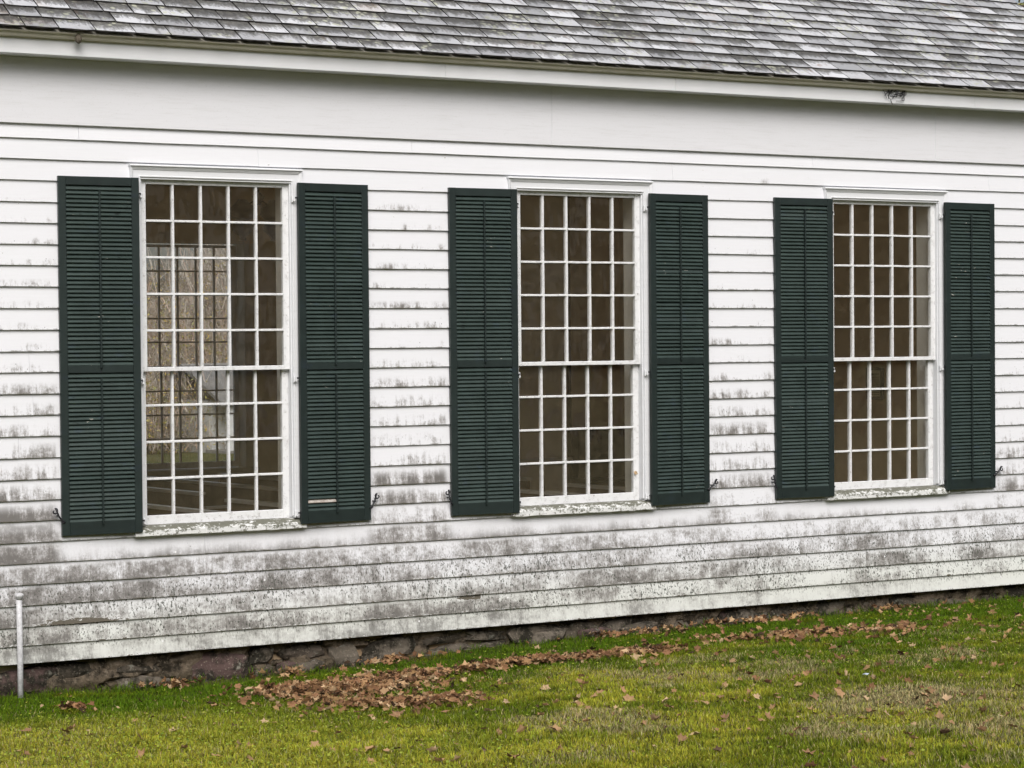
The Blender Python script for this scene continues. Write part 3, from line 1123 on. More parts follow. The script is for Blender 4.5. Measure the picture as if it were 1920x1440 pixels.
def dog(cx, side, tilt):
    """wrought S-shaped shutter dog pinned to the wall at the shutter's lower outer corner"""
    r = empty('shutter_dog', (cx + side * 1.262, -.088, Z0 - 2.155), house)
    pts = []
    # upper scroll
    for t in np.linspace(0, 1, 16):
        a = math.radians(-250 + 330 * t) if True else 0
        rr = .006 + .019 * t
        pts.append((.030 + rr * math.cos(-a + math.pi), .034 + rr * math.sin(-a + math.pi)))
    pts = [(x, z) for x, z in pts]
    low = []
    for t in np.linspace(0, 1, 12):
        a = math.radians(190 + 200 * t)
        rr = .021 - .012 * t
        low.append((-.034 + rr * math.cos(a), -.032 + rr * math.sin(a)))
    mid = [(.006 + .0, .018), (0, 0), (-.012, -.016), (-.03, -.034)]
    line = pts + [(.004, .03)][:0] + mid + low[2:]
    ct, st = math.cos(tilt), math.sin(tilt)
    P = [(side * (x * ct - z * st), 0, x * st + z * ct) for x, z in line]
    rad = [.0045 + .002 * math.sin(math.pi * i / (len(P) - 1)) for i in range(len(P))]
    MB().tube(P, rad, 6).build('scroll', M['iron'], r, True)
    MB().tube([(0, -.012, 0), (0, .045, 0)], .0055, 8).build('pin', M['iron'], r)


for i, c in enumerate(WIN_X):
    for s in (-1, 1):
        dog(c, s, random.uniform(-.5, .4))

# ------------------------------------------------------------------ foundation
fnd = empty('foundation', (0, 0, 0), house)
zs_ = np.linspace(-.35, .2, 20)
xs_ = np.arange(XL, XR + .01, .026)
XX, ZZ = np.meshgrid(xs_, zs_)
lump = fbm(XX * 3.2, ZZ * 6.5, 8, 4) - .5
pit = sstep(.62, .70, fbm(XX * 6 + 20, ZZ * 14, 9, 3))
YY = .048 - .10 * lump + .05 * pit - .012 * (fbm(XX * 22, ZZ * 22, 10, 2) - .5)
vs = [(float(a), float(b), float(c)) for a, b, c in zip(XX.ravel(), YY.ravel(), ZZ.ravel())]
nn = len(xs_)
fs = [(j_ * nn + i_, j_ * nn + i_ + 1, (j_ + 1) * nn + i_ + 1, (j_ + 1) * nn + i_) for j_ in range(19) for i_ in range(nn - 1)]
MB().add(vs, fs).build('mortar', M['mortar'], fnd)


def rock(seed, sub=2):
    import bmesh
    bm = bmesh.new()
    bmesh.ops.create_icosphere(bm, subdivisions=sub, radius=1)
    rs = random.Random(seed)
    ph = [rs.uniform(0, 6.28) for _ in range(9)]
    for v in bm.verts:
        c = v.co
        k = max(abs(c.x), abs(c.y), abs(c.z))
        c2 = c / (k ** .8)
        f = 1 + .16 * math.sin(2.3 * c.x + ph[0]) * math.sin(2.9 * c.z + ph[1]) + .09 * math.sin(5 * c.x + ph[2] + 3 * c.y) + .06 * math.sin(7 * c.z + ph[3]) + rs.uniform(-.05, .05)
        v.co = c2 * f
    me = bpy.data.meshes.new('stone')
    bm.to_mesh(me)
    bm.free()
    me.materials.append(M['stone'])
    return me


ROCKS = [rock(60 + i) for i in range(9)]
x = -4.9
rs = random.Random(5)
while x < XR:
    wd = rs.uniform(.16, .62)
    gz = float(gz_wall(x + wd / 2))
    top = .165
    hh = top - gz
    rows = 1 if (hh < .15 or rs.random() < .35) else 2
    zz = gz - .05
    hs_ = (hh + .05) / rows
    for rr in range(rows):
        o = link('stone', rs.choice(ROCKS), fnd)
        w2 = wd * rs.uniform(.8, 1.05)
        o.location = (x + wd / 2 + rs.uniform(-.03, .03), .085 + rs.uniform(-.022, .02), zz + hs_ * (rr + .5))
        o.scale = (w2 / 2 * 1.02, rs.uniform(.045, .075), hs_ / 2 * rs.uniform(.8, 1.0))
        o.rotation_euler = (rs.uniform(-.15, .15), rs.uniform(-.2, .2), rs.uniform(-.12, .12))
    x += wd * .96
for (bx, by, bw, bh) in ((3.72, -.05, .17, .075), (3.30, -.02, .13, .06), (2.85, .0, .16, .07), (.72, .0, .12, .06)):
    o = link('stone', ROCKS[int(bx * 7) % 9], fnd)
    o.location = (bx, by + .03, float(gz_wall(bx)) + .02)
    o.scale = (bw, .09, bh)
    o.rotation_euler = (0, rs.uniform(-.2, .2), rs.uniform(-.3, .3))

# ------------------------------------------------------------------ inside the room
FLOOR = .12
IY0, IY1 = .24, FAR_Y - .2
IX0, IX1 = XL + .15, XR - .15
CEIL = 4.42
iops = [(c - OPEN - .001, c + OPEN + .001, ZS - .012, ZH + .0) for c in WIN_X]
o = wall_with_openings((IX0, IX1), iops, .09, IY0, FLOOR, CEIL).build('wall_front_plaster', M['plaster'])
tag(o, kind='structure')
iops = [(c - OPEN - .001, c + OPEN + .001, ZS + FAR_DZ - .04, ZH + FAR_DZ + .0) for c in FAR_X]
o = wall_with_openings((IX0, IX1), iops, IY1, FAR_Y - .021, FLOOR, CEIL).build('wall_back_plaster', M['plaster'])
tag(o, kind='structure')
for nm, xa, xb, sd2 in (('wall_left_plaster', IX0 - .008, IX0 + .06, -1), ('wall_right_plaster', IX1 - .06, IX1 + .008, 1)):
    m = wall_with_openings((IY0, IY1), [(y - OPEN, y + OPEN, ZS, ZH) for y in GAB[sd2]], xa, xb, FLOOR, CEIL)
    tag(MB().add([(v[1], v[0], v[2]) for v in m.v], [f[::-1] for f in m.f]).build(nm, M['plaster']), kind='structure')
tag(MB().box(IX0, IX1, .09, FAR_Y - .021, FLOOR - .1, FLOOR - .0005).build('floor', M['floorwood']), kind='structure')
tag(MB().box(IX0, IX1, .09, FAR_Y - .021, CEIL + .0005, CEIL + .06).build('ceiling', M['ceil']), kind='structure')

# a plastered partition standing out from the far wall, with a chair rail
t = tag(empty('partition', (6.95, IY1, FLOOR)), 'pale plaster partition with a wooden ledge beyond the middle window', 'partition')
MB().box(-.35, .72, -.32, -.001, 0, CEIL - FLOOR - .01).build('plaster_face', M['pale_plaster'], t)
MB().bevbox(-.4, .77, -.36, -.3205, .89, .93, .004).build('ledge', M['pewcap'], t)
MB().box(.7205, .77, -.33, -.001, 0, CEIL - FLOOR - .02).build('corner_post', M['darkwood'], t)
# dark upright instrument case against the far wall
t = tag(empty('reed_organ', (8.2, IY1 - .3, FLOOR)), 'dark wooden reed organ against the far wall behind the pews', 'organ')
MB().bevbox(-.36, .36, -.28, .28, .0, .62, .01).build('case', M['darkwood'], t)
MB().bevbox(-.38, .38, -.30, .29, .6205, .66, .01).build('lid', M['darkwood'], t)
MB().bevbox(-.36, .36, .0, .28, .6605, 1.25, .01).build('upper_case', M['darkwood'], t)

# pilaster and framed certificate on the right end wall
t = tag(empty('pilaster', (IX1 - .06, 3.98, FLOOR)), 'slim pale wooden pilaster on the end wall beside the certificate', 'pilaster')
MB().box(-.05, -.001, -.11, .11, 0, 3.2).build('shaft', M['darkwood'], t)
MB().box(-.062, -.0505, -.05, .03, 0, 3.2).build('front_strip', M['pewcap'], t)
t = tag(empty('framed_certificate', (IX1 - .06, 2.98, 1.83)), 'dark framed certificate hanging on the end wall inside', 'picture frame')
for (a, b, c, d) in ((-.135, .135, 0, .03), (-.135, .135, .31, .34), (-.135, -.105, .0305, .3095), (.105, .135, .0305, .3095)):
    MB().box(-.03, -.001, a, b, c, d).build('frame_bar', M['darkwood'], t)
pp = MB().box(-.015, -.002, -.1045, .1045, .0305, .3095).build('sheet', M['paper'], t)
m_ = MB()
m_.box(-.0165, -.0151, -.07, .07, .262, .276)
for i in range(9):
    wd = .075 * (1 - .25 * ((i * 7) % 3) / 2)
    m_.box(-.0165, -.0151, -wd, wd, .05 + i * .022, .056 + i * .022)
m_.build('printing', M['ink'], pp)

# box pews: rows of benches set a little askew
def pew(loc, length, rz, label):
    t = tag(empty('pew', loc), label, 'pew', 'brown wooden pews in rows inside the house')
    t.rotation_euler = (0, 0, rz)
    MB().box(-.02, .02, 0, length, 0, .88).build('backrest', M['pewwood'], t)
    MB().bevbox(-.045, .045, -.012, length + .012, .8805, .912, .004).build('cap_rail', M['pewcap'], t)
    MB().box(.0205, .40, .031, length - .031, .42, .45).build('seat', M['pewwood'], t)
    for y0 in (0, length - .03):
        MB().box(.0205, .42, y0, y0 + .03, 0, .74).build('end_panel', M['pewwood'], t)
        MB().bevbox(.0205 + .03, .45, y0 - .012, y0 + .042, .7405, .765, .004).build('arm_cap', M['pewcap'], t)
    return t


for i in range(9):
    pew((-1.6 + i * .92, .75, FLOOR), 3.0, .17, 'brown pew with a pale cap rail in the near block, seen through the windows')
for i in range(9):
    pew((-2.0 + i * .92, 4.7, FLOOR), 2.9, .17, 'brown pew with a pale cap rail in the block by the far windows')

# hanging oil lamps
t = tag(empty('hanging_oil_lamp', (2.02, 4.0, CEIL)), 'dark double oil lamp hanging from the ceiling, behind the left window', 'lamp')
MB().tube([(0, 0, 0), (0, 0, -.55)], .012, 8).build('rod', M['brass'], t)
MB().tube([(-.16, 0, -.80), (-.10, 0, -.62), (0, 0, -.55), (.10, 0, -.62), (.16, 0, -.80)], .009, 6).build('arm', M['brass'], t, True)
MB().lathe([(.02, -.50), (.06, -.54), (.045, -.58), (.02, -.62)], 0, 0).build('boss', M['brass'], t, True)
for dx in (-.16, .16):
    MB().lathe([(.035, -.96), (.025, -.93), (.06, -.90), (.10, -.86), (.105, -.82), (.07, -.79), (.03, -.775)], dx, 0).build('oil_font', M['brass'], t, True)
    MB().lathe([(.03, -.774), (.10, -.755), (.135, -.71), (.125, -.65), (.06, -.60), (.04, -.57)], dx, 0).build('lamp_shade', M['milk'], t, True)

# ------------------------------------------------------------------ vent pipe
gzp = float(ground_z(-1.575, -.14))
t = tag(empty('vent_pipe', (-1.575, -.14, gzp)), 'thin white painted vent pipe standing in the grass before the wall', 'pipe')
m_ = MB().tube([(0, 0, -.1), (.001, 0, .3), (-.002, 0, .715 - gzp - .02)], .0205, 16)
m_.build('pipe', M['pipe'], t, True)
MB().lathe([(.022, .665 - gzp), (.024, .683 - gzp), (.031, .690 - gzp), (.031, .703 - gzp), (.022, .712 - gzp), (.008, .716 - gzp)], 0, 0).build('cap', M['pipe'], t, True)

# nests under the eave
t = MB().lathe([(.004, -.040), (.018, -.030), (.026, -.012), (.024, .004), (.016, .016), (.010, .03)], 0, 0, 10).build('wasp_nest', M['mud'], None, True)
t.location = (-1.15, YF - .078, Z0 + 1.262)
tag(t, 'small grey mud nest stuck under the crown moulding', 'nest')
m_ = MB()
rs = random.Random(3)
for i in range(34):
    p = Vector((rs.uniform(-.12, .12), rs.uniform(-.012, 0), rs.uniform(-.10, .03) * (1 if i % 2 else .5)))
    d = Vector((rs.gauss(0, 1), rs.gauss(0, .2), rs.gauss(0, .6))).normalized() * rs.uniform(.02, .06)
    m_.tube([p - d, p + Vector((0, -.004, rs.uniform(-.01, .01))), p + d], .0028, 4)
t = m_.build('twig_nest', M['iron'], None)
t.location = (6.27, YF - .012, Z0 + 1.262)
tag(t, 'ragged dark remains of a twig nest on the fascia', 'nest')

# ------------------------------------------------------------------ lawn: blades
LEAFPOLY = [(.3, -1.45, .55, 1.), (.05, -1.15, .25, .9), (.55, -1.35, .5, 1.), (-.1, -2.0, .3, .6), (.25, -2.55, .32, .9), (.5, -2.6, .3, .9), (.05, -2.4, .3, .7), (.85, -1.15, .35, .9),
            (1.15, -1.1, .22, .9), (1.5, -1.12, .18, .9), (1.72, -1.13, .2, 1.), (1.95, -1.16, .22, 1.1), (2.17, -1.25, .22, 1.1), (2.5, -1.33, .22, 1.1), (2.86, -1.32, .24, 1.1), (3.1, -1.32, .2, .8),
            (3.78, -.98, .22, .2), (4.04, -1.13, .24, .3), (4.3, -1.2, .24, .25), (4.46, -1.26, .27, .4), (4.78, -1.27, .30, .42), (5.11, -1.42, .32, .3), (5.39, -1.45, .32, .2),
            (3.3, -.16, .22, .22), (3.65, -.22, .25, .25), (4.0, -.2, .2, .2), (4.88, -.10, .25, .3), (5.3, -.1, .2, .2), (4.4, -.08, .25, .2), (-1.55, -1.22, .13, 1.), (.55, -.1, .2, .5), (-.4, -.12, .2, .5), (6.4, -.1, .3, .15), (1.35, -.12, .3, .3)]


def in_view(x, y, z, mx=330, my=160):
    u, v, d = px(np.stack([x, y, z], -1))
    return (u > -mx) & (u < 1920 + mx) & (v < 1440 + my) & (v > 800)


def fast_mesh(name, verts, nper, quads, tint, mat):
    """many copies of a small face pattern: verts (n*nper,3), quads = per-copy faces (same length each)"""
    n = len(verts) // nper
    me = bpy.data.meshes.new(name)
    q = np.array(quads, dtype=np.int32)
    fl = q.shape[1]
    idx = (np.arange(n, dtype=np.int32)[:, None, None] * nper + q[None]).reshape(-1, fl)
    me.vertices.add(len(verts))
    me.vertices.foreach_set('co', np.ascontiguousarray(verts, dtype=np.float32).ravel())
    me.loops.add(idx.size)
    me.loops.foreach_set('vertex_index', idx.ravel())
    me.polygons.add(len(idx))
    me.polygons.foreach_set('loop_start', np.arange(0, idx.size, fl, dtype=np.int32))
    me.polygons.foreach_set('loop_total', np.full(len(idx), fl, dtype=np.int32))
    ca = me.color_attributes.new('tint', 'FLOAT_COLOR', 'POINT')
    c4 = np.ones((len(verts), 4), dtype=np.float32)
    c4[:, :3] = np.repeat(tint, nper, 0) if len(tint) == n else tint
    ca.data.foreach_set('color', c4.ravel())
    me.update(calc_edges=True)
    me.materials.append(mat)
    return me


def lawn_tint(x, y, n):
    big = fbm(x * .75 + 9, y * .75 + 3, 21, 4)
    med = fbm(x * 2.6, y * 2.6, 22, 3)
    sml = fbm(x * 9, y * 9, 23, 2)
    deep = np.array((.098, .172, .008))
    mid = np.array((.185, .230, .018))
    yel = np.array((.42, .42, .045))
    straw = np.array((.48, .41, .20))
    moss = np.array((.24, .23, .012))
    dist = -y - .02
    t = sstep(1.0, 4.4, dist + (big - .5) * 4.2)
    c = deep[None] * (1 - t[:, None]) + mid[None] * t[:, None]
    t2 = sstep(.47, .68, med * .5 + big * .4 + .10 * sstep(1.5, 4, dist) + (sml - .5) * .25) * sstep(.7, 2.2, dist)
    # bottom-left corner is the palest
    lf = sstep(1.0, -2.2, x) * sstep(1.2, 2.6, dist)
    t2 = np.clip(t2 + lf * .9, 0, 1)
    c = c * (1 - t2[:, None]) + yel[None] * t2[:, None]
    t3 = sstep(.52, .72, fbm(x * 1.3 + 70, y * 1.3, 31, 4) + .12 * (fbm(x * 8, y * 8, 35, 2) - .5)) * sstep(1.2, 2.6, dist) * .62 * (.25 + .75 * sstep(-1.2, .6, x))
    t3 = np.clip(t3 + .45 * sstep(1.2, .2, np.hypot(x - 2.96, (y + 5.2) * .7)), 0, 1)
    pick = rng.random(n) < np.clip(t3 + .07 * sstep(.4, 2., dist), 0, 1)
    c[pick] = straw * rng.uniform(.6, 1.15, (pick.sum(), 1))
    mo = sstep(.62, .72, fbm(x * 1.7 + 5, y * 3., 33, 3)) * rng.random(n)
    c = c * (1 - mo[:, None] * .7) + moss[None] * mo[:, None] * .7
    return c * rng.uniform(.65, 1.4, (n, 1)) * (1 + rng.uniform(-.12, .12, (n, 3)))


NB = 900000
bx = rng.uniform(-5.2, 9.2, NB)
by = -rng.uniform(0, 1, NB) ** .9 * 8.8 + .02
bz = ground_z(bx, by)
k = in_view(bx, by, bz)
bx, by, bz = bx[k], by[k], bz[k]
# bare earth close under the wall at the left, thinner grass there
thin = sstep(0, .22, -by) * .75 + .25
k = rng.random(len(bx)) < thin
bx, by, bz = bx[k], by[k], bz[k]
n = len(bx)
hgt = rng.uniform(.018, .040, n) * (.45 + .55 * fbm(bx * 1.4, by * 1.4, 41, 3) + .75 * fbm(bx * 7, by * 7, 42, 2) ** 2 * 2) * (1 + .7 * sstep(.18, .02, -by))
ang = rng.uniform(0, 2 * np.pi, n)
lean = rng.uniform(.15, 1.1, n)
fx, fy = np.cos(ang), np.sin(ang)
wd = rng.uniform(.0016, .0030, n)
tip = np.stack([bx + fx * hgt * lean, by + fy * hgt * lean, bz + hgt * np.sqrt(np.maximum(.15, 1 - .55 * lean ** 2))], -1)
base = np.stack([bx, by, bz - .006], -1)
midp = base * .5 + tip * .5 + np.stack([-fx * hgt * .10, -fy * hgt * .10, hgt * .12], -1)
sd_ = np.stack([-fy * wd, fx * wd, np.zeros(n)], -1)
V = np.stack([base, midp - sd_, tip, midp + sd_], 1).reshape(-1, 3)
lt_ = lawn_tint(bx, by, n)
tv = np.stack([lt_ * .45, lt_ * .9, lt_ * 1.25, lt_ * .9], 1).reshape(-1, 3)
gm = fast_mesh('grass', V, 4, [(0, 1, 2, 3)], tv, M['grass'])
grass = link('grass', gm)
tag(grass, 'short autumn lawn, deep green by the wall and straw-coloured in patches', 'grass', kind='stuff')
print('blades', n)

# clover and broad weeds low in the grass, thickest in the front left corner
NC = 120000
cx_ = rng.uniform(-4.5, 8, NC)
cy_ = -rng.uniform(.2, 8.4, NC)
cz_ = ground_z(cx_, cy_)
dens = .20 * sstep(.5, .7, fbm(cx_ * 1.1 + 30, cy_ * 1.1, 51, 3)) + .75 * sstep(.6, -2.0, cx_) * sstep(1.6, 3.0, -cy_) + .04
k = in_view(cx_, cy_, cz_) & (rng.random(NC) < dens)
cx_, cy_, cz_ = cx_[k], cy_[k], cz_[k]
n = len(cx_)
s_ = rng.uniform(.005, .012, n)
a_ = rng.uniform(0, 2 * np.pi, n)
ux = np.stack([np.cos(a_), np.sin(a_), rng.uniform(-.5, .5, n)], -1) * s_[:, None]
uy = np.stack([-np.sin(a_), np.cos(a_), rng.uniform(-.5, .5, n)], -1) * s_[:, None]
ctr = np.stack([cx_, cy_, cz_ + rng.uniform(.018, .045, n)], -1)
V = np.stack([ctr - ux, ctr - uy * .8, ctr + ux, ctr + uy * .8], 1).reshape(-1, 3)
tc = np.array((.30, .34, .05)) * rng.uniform(.6, 1.5, (n, 1)) * (1 + rng.uniform(-.15, .15, (n, 3)))
clover = link('clover', fast_mesh('clover', V, 4, [(0, 1, 2, 3)], tc, M['grass']))
tag(clover, 'pale green clover leaves low in the lawn', 'ground cover', kind='stuff')

# ------------------------------------------------------------------ fallen leaves
def leaf_shape(seed):
    """a dry lobed leaf, curled; long axis along x, unit length"""
    rs = random.Random(seed)
    out = []
    K = 12
    for i in range(K):
        a = 2 * math.pi * i / K
        lobe = 1 if i % 2 == 0 else rs.uniform(.5, .72)
        r = .5 * lobe * rs.uniform(.85, 1.12)
        out.append((r * math.cos(a) * 1.08, r * math.sin(a) * .78))
    curl, twist, fold = rs.uniform(.5, 2.0) * rs.choice((1, 1, -.5)), rs.uniform(-1.1, 1.1), rs.uniform(.2, 1.2)

    def lift(x, y):
        z = curl * y * y * .9 + fold * abs(y) * .5 + twist * x * y + rs.uniform(-.04, .04) + .35 * rs.choice((0, 1)) * x * x
        yy = y * (1 - .22 * abs(curl) * abs(y))
        return (x, yy, z)
    vs = [lift(*p) for p in out]
    ins = [lift(p[0] * .45, p[1] * .45) for p in out[::2]]
    c = (0, 0, 0.)
    vs = vs + ins + [c]
    fs = []
    h = K // 2
    for i in range(h):
        a, b, c2 = 2 * i, (2 * i + 1) % K, (2 * i + 2) % K
        fs.append((a, b, K + i))
        fs.append((b, K + (i + 1) % h, K + i))
        fs.append((b, c2, K + (i + 1) % h))
        fs.append((K + i, K + (i + 1) % h, K + h))
    zmin = min(v[2] for v in vs)
    return np.array([(x, y, z - zmin) for x, y, z in vs]), fs


LS = [leaf_shape(200 + i) for i in range(8)]
LM = [MB().add(v, f).mesh('fallen_leaf', M['leaf']) for v, f in LS]

pts = []
for (x, y, r, wgt) in LEAFPOLY:
    cnt = int(wgt * 330 * r * r / .09 * (.9 if r < .3 else .75))
    for _ in range(cnt):
        a, q = rng.uniform(0, 2 * np.pi), abs(rng.normal(0, .74)) * r
        pts.append((x + math.cos(a) * q, min(-.05, y + math.sin(a) * q * .85), 1))
for _ in range(8500):
    x, y = rng.uniform(-4, 8.6), -rng.uniform(.05, 8.2)
    dn = .10 + .25 * sstep(.45, .7, float(fbm(x * .8, y * .8, 61, 3))) + .18 * float(sstep(1, 4, x))
    dn *= .35 + .65 * float(sstep(-1.5, .8, x))
    if rng.random() < dn:
        pts.append((x, y, 0))
P = np.array(pts)
Pz = ground_z(P[:, 0], P[:, 1])
u, v, d = px(np.stack([P[:, 0], P[:, 1], Pz], -1))
ok = (u > -300) & (u < 2200) & (v < 1560)
P, Pz, u, v = P[ok], Pz[ok], u[ok], v[ok]
single = [i for i in range(len(P)) if P[i, 2] == 0 and 0 < u[i] < 1920 and v[i] < 1440]
single = sorted(single, key=lambda i: -v[i])[:290]
sset = set(single)
print('leaves', len(P), 'single', len(single))
for i in single:
    o = link('fallen_leaf', LM[random.randrange(8)])
    s = .03 + .07 * random.random() ** 1.6
    o.location = (P[i, 0], P[i, 1], Pz[i] + random.uniform(.018, .034))
    o.rotation_euler = (random.gauss(0, .38), random.gauss(0, .38), random.uniform(0, 6.28))
    o.scale = (s, s, s * random.uniform(.7, 1.2))
    tag(o, 'single dry curled brown leaf lying loose on the lawn', 'leaf', 'single dry leaves scattered over the lawn')
lv, lt, lf_ = [], [], []
shades = np.array([(.38, .225, .115), (.46, .30, .165), (.24, .13, .065), (.33, .185, .09), (.06, .038, .023), (.52, .37, .22), (.30, .16, .085), (.17, .09, .05), (.40, .25, .12)])
b0_ = 0
for i in range(len(P)):
    if i in sset:
        continue
    vs, fs = LS[random.randrange(8)]
    s = .026 + .062 * random.random() ** 1.3
    R = (Matrix.Rotation(random.uniform(0, 6.28), 3, 'Z') @ Matrix.Rotation(random.gauss(0, .5), 3, 'X') @ Matrix.Rotation(random.gauss(0, .45), 3, 'Y'))
    vv = (vs * np.array((s, s, s * random.uniform(.7, 1.2)))) @ np.array(R).T
    pile = random.uniform(0, .03) if P[i, 2] else 0
    vv = vv + np.array((P[i, 0], P[i, 1], Pz[i] + random.uniform(.016, .032) + pile))
    lv.append(vv)
    lt.append(np.repeat([shades[random.randrange(9)] * random.uniform(.7, 1.2)], len(vv), 0))
    lf_ += [tuple(b0_ + k for k in f) for f in fs]
    b0_ += len(vv)
V = np.concatenate(lv)
T = np.concatenate(lt)
me = bpy.data.meshes.new('leaf_litter')
me.from_pydata(V.tolist(), [], lf_)
ca = me.color_attributes.new('tint', 'FLOAT_COLOR', 'POINT')
c4 = np.ones((len(V), 4), dtype=np.float32)
c4[:, :3] = T
ca.data.foreach_set('color', c4.ravel())
me.materials.append(M['litter'])
tag(link('leaf_litter', me), 'drift of dry brown leaves lying along the grass below the wall', 'leaf litter', kind='stuff')

# leaf caught on the middle window, scrap of paper in the grass
o = link('stuck_leaf', LM[2])
o.location = (3.735, .030, 1.37)
o.rotation_euler = (1.45, .3, .2)
o.scale = (.05, .05, .04)
tag(o, 'small brown leaf caught on the lower sash of the middle window', 'leaf')
o = MB().add([(-.04, -.02, .01), (.0, -.025, .0), (.045, -.01, .012), (.04, .02, .0), (0, .025, .012), (-.045, .015, .002), (0, 0, .018)],
             [(0, 1, 6), (1, 2, 6), (2, 3, 6), (3, 4, 6), (4, 5, 6), (5, 0, 6)]).build('paper_scrap', M['bluish'])
o.location = (3.22, -3.68, float(ground_z(3.22, -3.68)) + .03)
o.scale = (.6, .6, .6)
tag(o, 'small pale blue scrap of paper in the grass', 'litter')

# ------------------------------------------------------------------ beyond the far windows: brush, trees, a small shed
def brush(name, x0, x1, y0, y1, ntw, nlf, hfun, tw_t, lf_t, seed, twr=(.006, .016), lfs=(.02, .05)):
    r = np.random.default_rng(seed)
    # twigs: thin three-sided slivers
    x, y = r.uniform(x0, x1, ntw), r.uniform(y0, y1, ntw)
    H = hfun(x, y)
    z = ground_z(x, y) + r.uniform(0, .92, ntw) ** 1.2 * H
    L = r.uniform(.35, 1.6, ntw) * (.4 + H * .14)
    th, el = r.uniform(0, 2 * np.pi, ntw), r.uniform(-.1, 1.45, ntw)
    dv = np.stack([np.cos(th) * np.cos(el), np.sin(th) * np.cos(el), np.sin(el)], -1) * L[:, None]
    p0 = np.stack([x, y, z], -1)
    rr = r.uniform(*twr, ntw)
    sx_ = np.stack([rr, rr * .3, np.zeros(ntw)], -1)
    sy_ = np.stack([-rr * .3, rr, np.zeros(ntw)], -1)
    bend = np.stack([r.normal(0, .12, ntw), r.normal(0, .12, ntw), r.normal(0, .1, ntw)], -1) * L[:, None]
    pm = p0 + dv * .5 + bend
    pt = p0 + dv
    V = np.stack([p0 - sx_, p0 + sx_, pm + sx_ * .7, pm - sx_ * .7, pt + sx_ * .25, pt - sx_ * .25], 1)
    Vt = V.reshape(-1, 3)
    tw = np.array(tw_t)[r.integers(0, len(tw_t), ntw)] * r.uniform(.6, 1.3, (ntw, 1))
    # leaves
    x, y = r.uniform(x0, x1, nlf), r.uniform(y0, y1, nlf)
    H = hfun(x, y)
    z = ground_z(x, y) + r.uniform(.02, .95, nlf) * H
    s = r.uniform(*lfs, nlf)
    a, b = r.normal(0, 1, (nlf, 3)), r.normal(0, 1, (nlf, 3))
    a /= np.linalg.norm(a, axis=1)[:, None]
    b /= np.linalg.norm(b, axis=1)[:, None]
    c = np.stack([x, y, z], -1)
    a, b = a * s[:, None], b * s[:, None]
    Vl = np.stack([c - a - b * .15, c - a * .9 + b * .25, c + b * .6, c - b * .55, c + a + b * .2, c + a * .9 - b * .2], 1).reshape(-1, 3)
    tl = np.array(lf_t)[r.integers(0, len(lf_t), nlf)] * r.uniform(.6, 1.4, (nlf, 1))
    return fast_mesh(name, np.concatenate([Vt, Vl]), 6, [(0, 1, 2, 3), (3, 2, 4, 5)], np.concatenate([tw, tl]), M['twig'])


hf = lambda x, y: (2.2 + 3.2 * sstep(44, 55, y)) * (.55 + .9 * fbm(x * .35, y * .35, 77, 3))
o = link('brush', brush('brush', 9, 34, 42.5, 56, 60000, 110000, hf, [(.46, .40, .34), (.58, .52, .46), (.28, .24, .20), (.48, .35, .29)],
                        [(.50, .44, .11), (.38, .36, .10), (.62, .44, .12), (.42, .30, .18), (.32, .34, .13)], 5, (.008, .018), (.02, .055)))
tag(o, 'tangled brown brush and yellowing thicket beyond the far window', 'brush', kind='stuff')
hf2 = lambda x, y: (3.4 + 3.0 * sstep(20, 22.5, x - .36 * (y - 56))) * (.7 + .6 * fbm(x * .2, y * .2, 78, 3))
o = link('woods', brush('woods', 8, 48, 56, 76, 110000, 24000, hf2, [(.44, .40, .35), (.56, .51, .46), (.30, .26, .22)],
                        [(.36, .28, .10), (.24, .22, .08), (.48, .31, .09)], 6, (.008, .03), (.03, .07)))
tag(o, 'bare grey autumn woods on the slope behind the thicket', 'woods', kind='stuff')


def shed(loc, w_, d_, h_, rz, label, nm='shed'):
    t = tag(empty(nm, loc), label, 'shed')
    t.rotation_euler = (0, 0, rz)
    MB().box(-w_ / 2, w_ / 2, 0, d_, 0, h_).build('wall', M['housewhite'], t)
    e = .3
    MB().prism_x([(-1.1, h_ - .12), (d_ / 2, h_ + .95), (d_ + e, h_ - .12), (d_ + e, h_ - .02), (d_ / 2, h_ + 1.05), (-1.1, h_ - .02)], -w_ / 2 - e, w_ / 2 + e).build('roof', M['shingle'], t)
    for x in (-w_ / 2 + .1, w_ / 2 - .1):
        MB().box(x - .06, x + .06, -.95, -.83, .1, h_ - .14).build('porch_post', M['housewhite'], t)
    MB().box(-w_ / 2 - .2, w_ / 2 + .2, -1.1, -.001, 0, .12).build('porch_floor', M['shingle'], t)
    MB().bevbox(-.45, .45, -.03, -.001, .13, h_ * .8, .01).build('door', M['darkwood'], t)
    return t


shed((18.3, 43.0, float(ground_z(18.3, 43.0))), 3.2, 2.4, 1.5, .15, 'small white shed with a porch and grey roof seen through the far window')

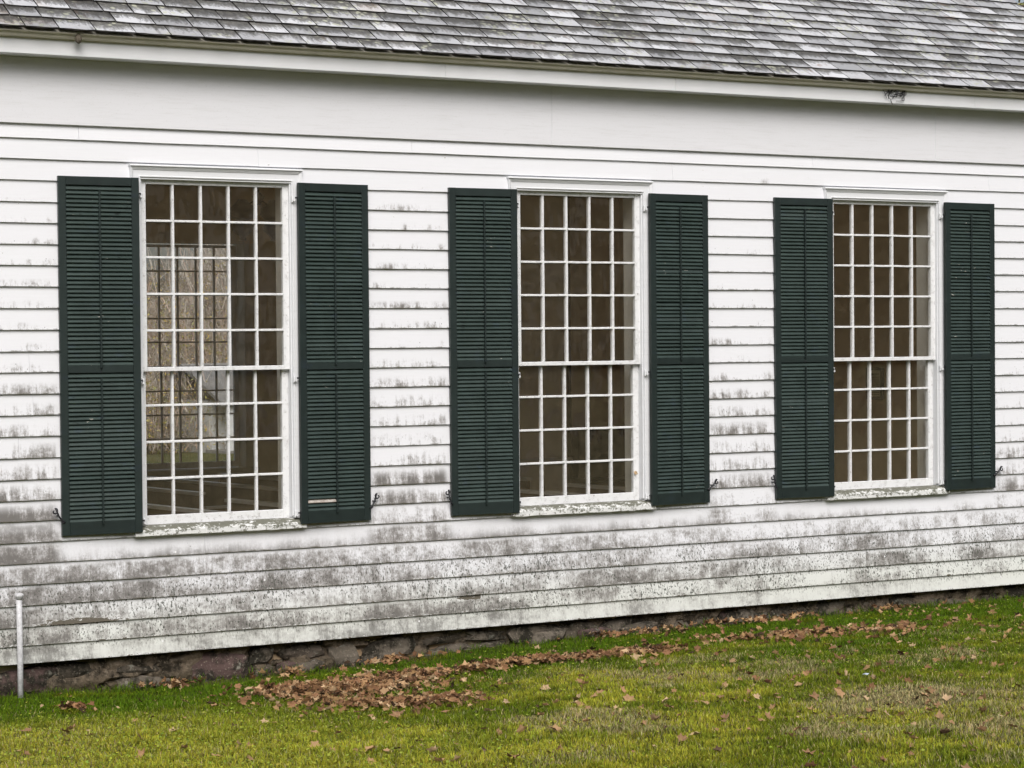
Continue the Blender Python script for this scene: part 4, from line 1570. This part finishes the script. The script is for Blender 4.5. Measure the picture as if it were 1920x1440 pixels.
# ------------------------------------------------------------------ across the road, behind the viewer: what the panes mirror
hf3 = lambda x, y: 16.0 * (.7 + .6 * fbm(x * .15, y * .15, 79, 3))  # mirrored woods, made wider and denser to hold off low sky light
o = link('roadside_woods', brush('roadside_woods', -95, 85, -64, -46, 90000, 60000, hf3, [(.12, .10, .085), (.17, .145, .12), (.07, .06, .05)],
                                 [(.13, .10, .055), (.09, .075, .045)], 8, (.05, .20), (.15, .45)))
tag(o, 'bare roadside woods facing the house, mirrored in the panes', 'woods', kind='stuff')
gzh = float(ground_z(17, -34))
t = tag(empty('porch_house', (17.5, -34.0, gzh)), 'white house with a porch across the road, mirrored in the left window', 'house')
MB().box(-4.0, 5, -6, 0, 0, 3.1).build('wall', M['housewhite'], t)
MB().prism_x([(1.9, 2.65), (-3, 5.0), (-6.4, 3.0), (-6.4, 3.15), (-3, 5.2), (1.9, 2.8)], -4.4, 5.4).build('roof', M['shingle'], t)
for x in (-3.8, -1.6, .6, 2.8, 4.8):
    MB().box(x - .08, x + .08, 1.55, 1.71, .3, 2.74).build('porch_post', M['housewhite'], t)
MB().box(-4.1, 5.1, .001, 1.85, 0, .299).build('porch_floor', M['shingle'], t)
for x in (-2.7, 3.7):
    wn = MB().bevbox(x - .5, x + .5, .001, .03, .9, 2.4, .01).build('house_window', M['darkwood'], t)
MB().bevbox(-.1, .9, .001, .03, .3005, 2.4, .01).build('door', M['darkwood'], t)
t = tag(empty('picket_fence', (10.5, -27.0, float(ground_z(12, -27)))), 'white picket fence across the road, mirrored in the left window', 'fence')
pm_ = MB().add([(-.045, -.01, .05), (.045, -.01, .05), (.045, .01, .05), (-.045, .01, .05), (-.045, -.01, .95), (.045, -.01, .95), (.045, .01, .95), (-.045, .01, .95), (0, -.01, 1.05), (0, .01, 1.05)],
               [(0, 3, 2, 1), (0, 1, 5, 8, 4), (2, 3, 7, 9, 6), (1, 2, 6, 5), (3, 0, 4, 7), (5, 6, 9, 8), (7, 4, 8, 9)]).mesh('picket', M['housewhite'])
for i in range(34):
    o = link('picket', pm_, t)
    o.location = (i * .17, 0, 0)
for z in (.3, .75):
    MB().box(-.1, 5.8, .0105, .05, z, z + .08).build('fence_rail', M['housewhite'], t)

# tree showing past the gable end
t = tag(empty('maple_tree', (12.2, 5.0, 0)), 'yellow-green leaved tree rising behind the right end of the roof', 'tree')
m_ = MB()
rs = random.Random(9)
m_.tube([(0, 0, -.2), (.1, 0, 2), (0, .1, 4.2), (.1, 0, 6.5), (.05, 0, 8.5)], [.22, .17, .13, .08, .03], 9)
tips = []
for i in range(26):
    h_ = rs.uniform(2.2, 8)
    a = rs.uniform(0, 6.28)
    L = rs.uniform(1.0, 2.6) * (1.15 - h_ / 12)
    p0 = Vector((.05, .03, h_))
    p2 = p0 + Vector((math.cos(a) * L, math.sin(a) * L, L * .55))
    m_.tube([p0, (p0 + p2) / 2 + Vector((0, 0, .12)), p2], [.05, .035, .012], 5)
    tips += [p0 + (p2 - p0) * f for f in (.4, .6, .8, 1.)]
m_.build('trunk', M['bark'], t, True)
nl = 4500
r = np.random.default_rng(4)
tp = np.array([tuple(p) for p in tips])[r.integers(0, len(tips), nl)] + r.normal(0, .3, (nl, 3))
a, b = r.normal(0, 1, (nl, 3)), r.normal(0, 1, (nl, 3))
a /= np.linalg.norm(a, axis=1)[:, None]
b /= np.linalg.norm(b, axis=1)[:, None]
s = r.uniform(.03, .07, nl)[:, None]
V = np.stack([tp - a * s, tp - b * s * .6, tp + a * s, tp + b * s * .6], 1).reshape(-1, 3)
tt = np.array([(.42, .40, .14), (.30, .31, .12), (.50, .44, .16)])[r.integers(0, 3, nl)] * r.uniform(.6, 1.3, (nl, 1))
link('crown', fast_mesh('crown', V, 4, [(0, 1, 2, 3)], tt, M['twig']), t)
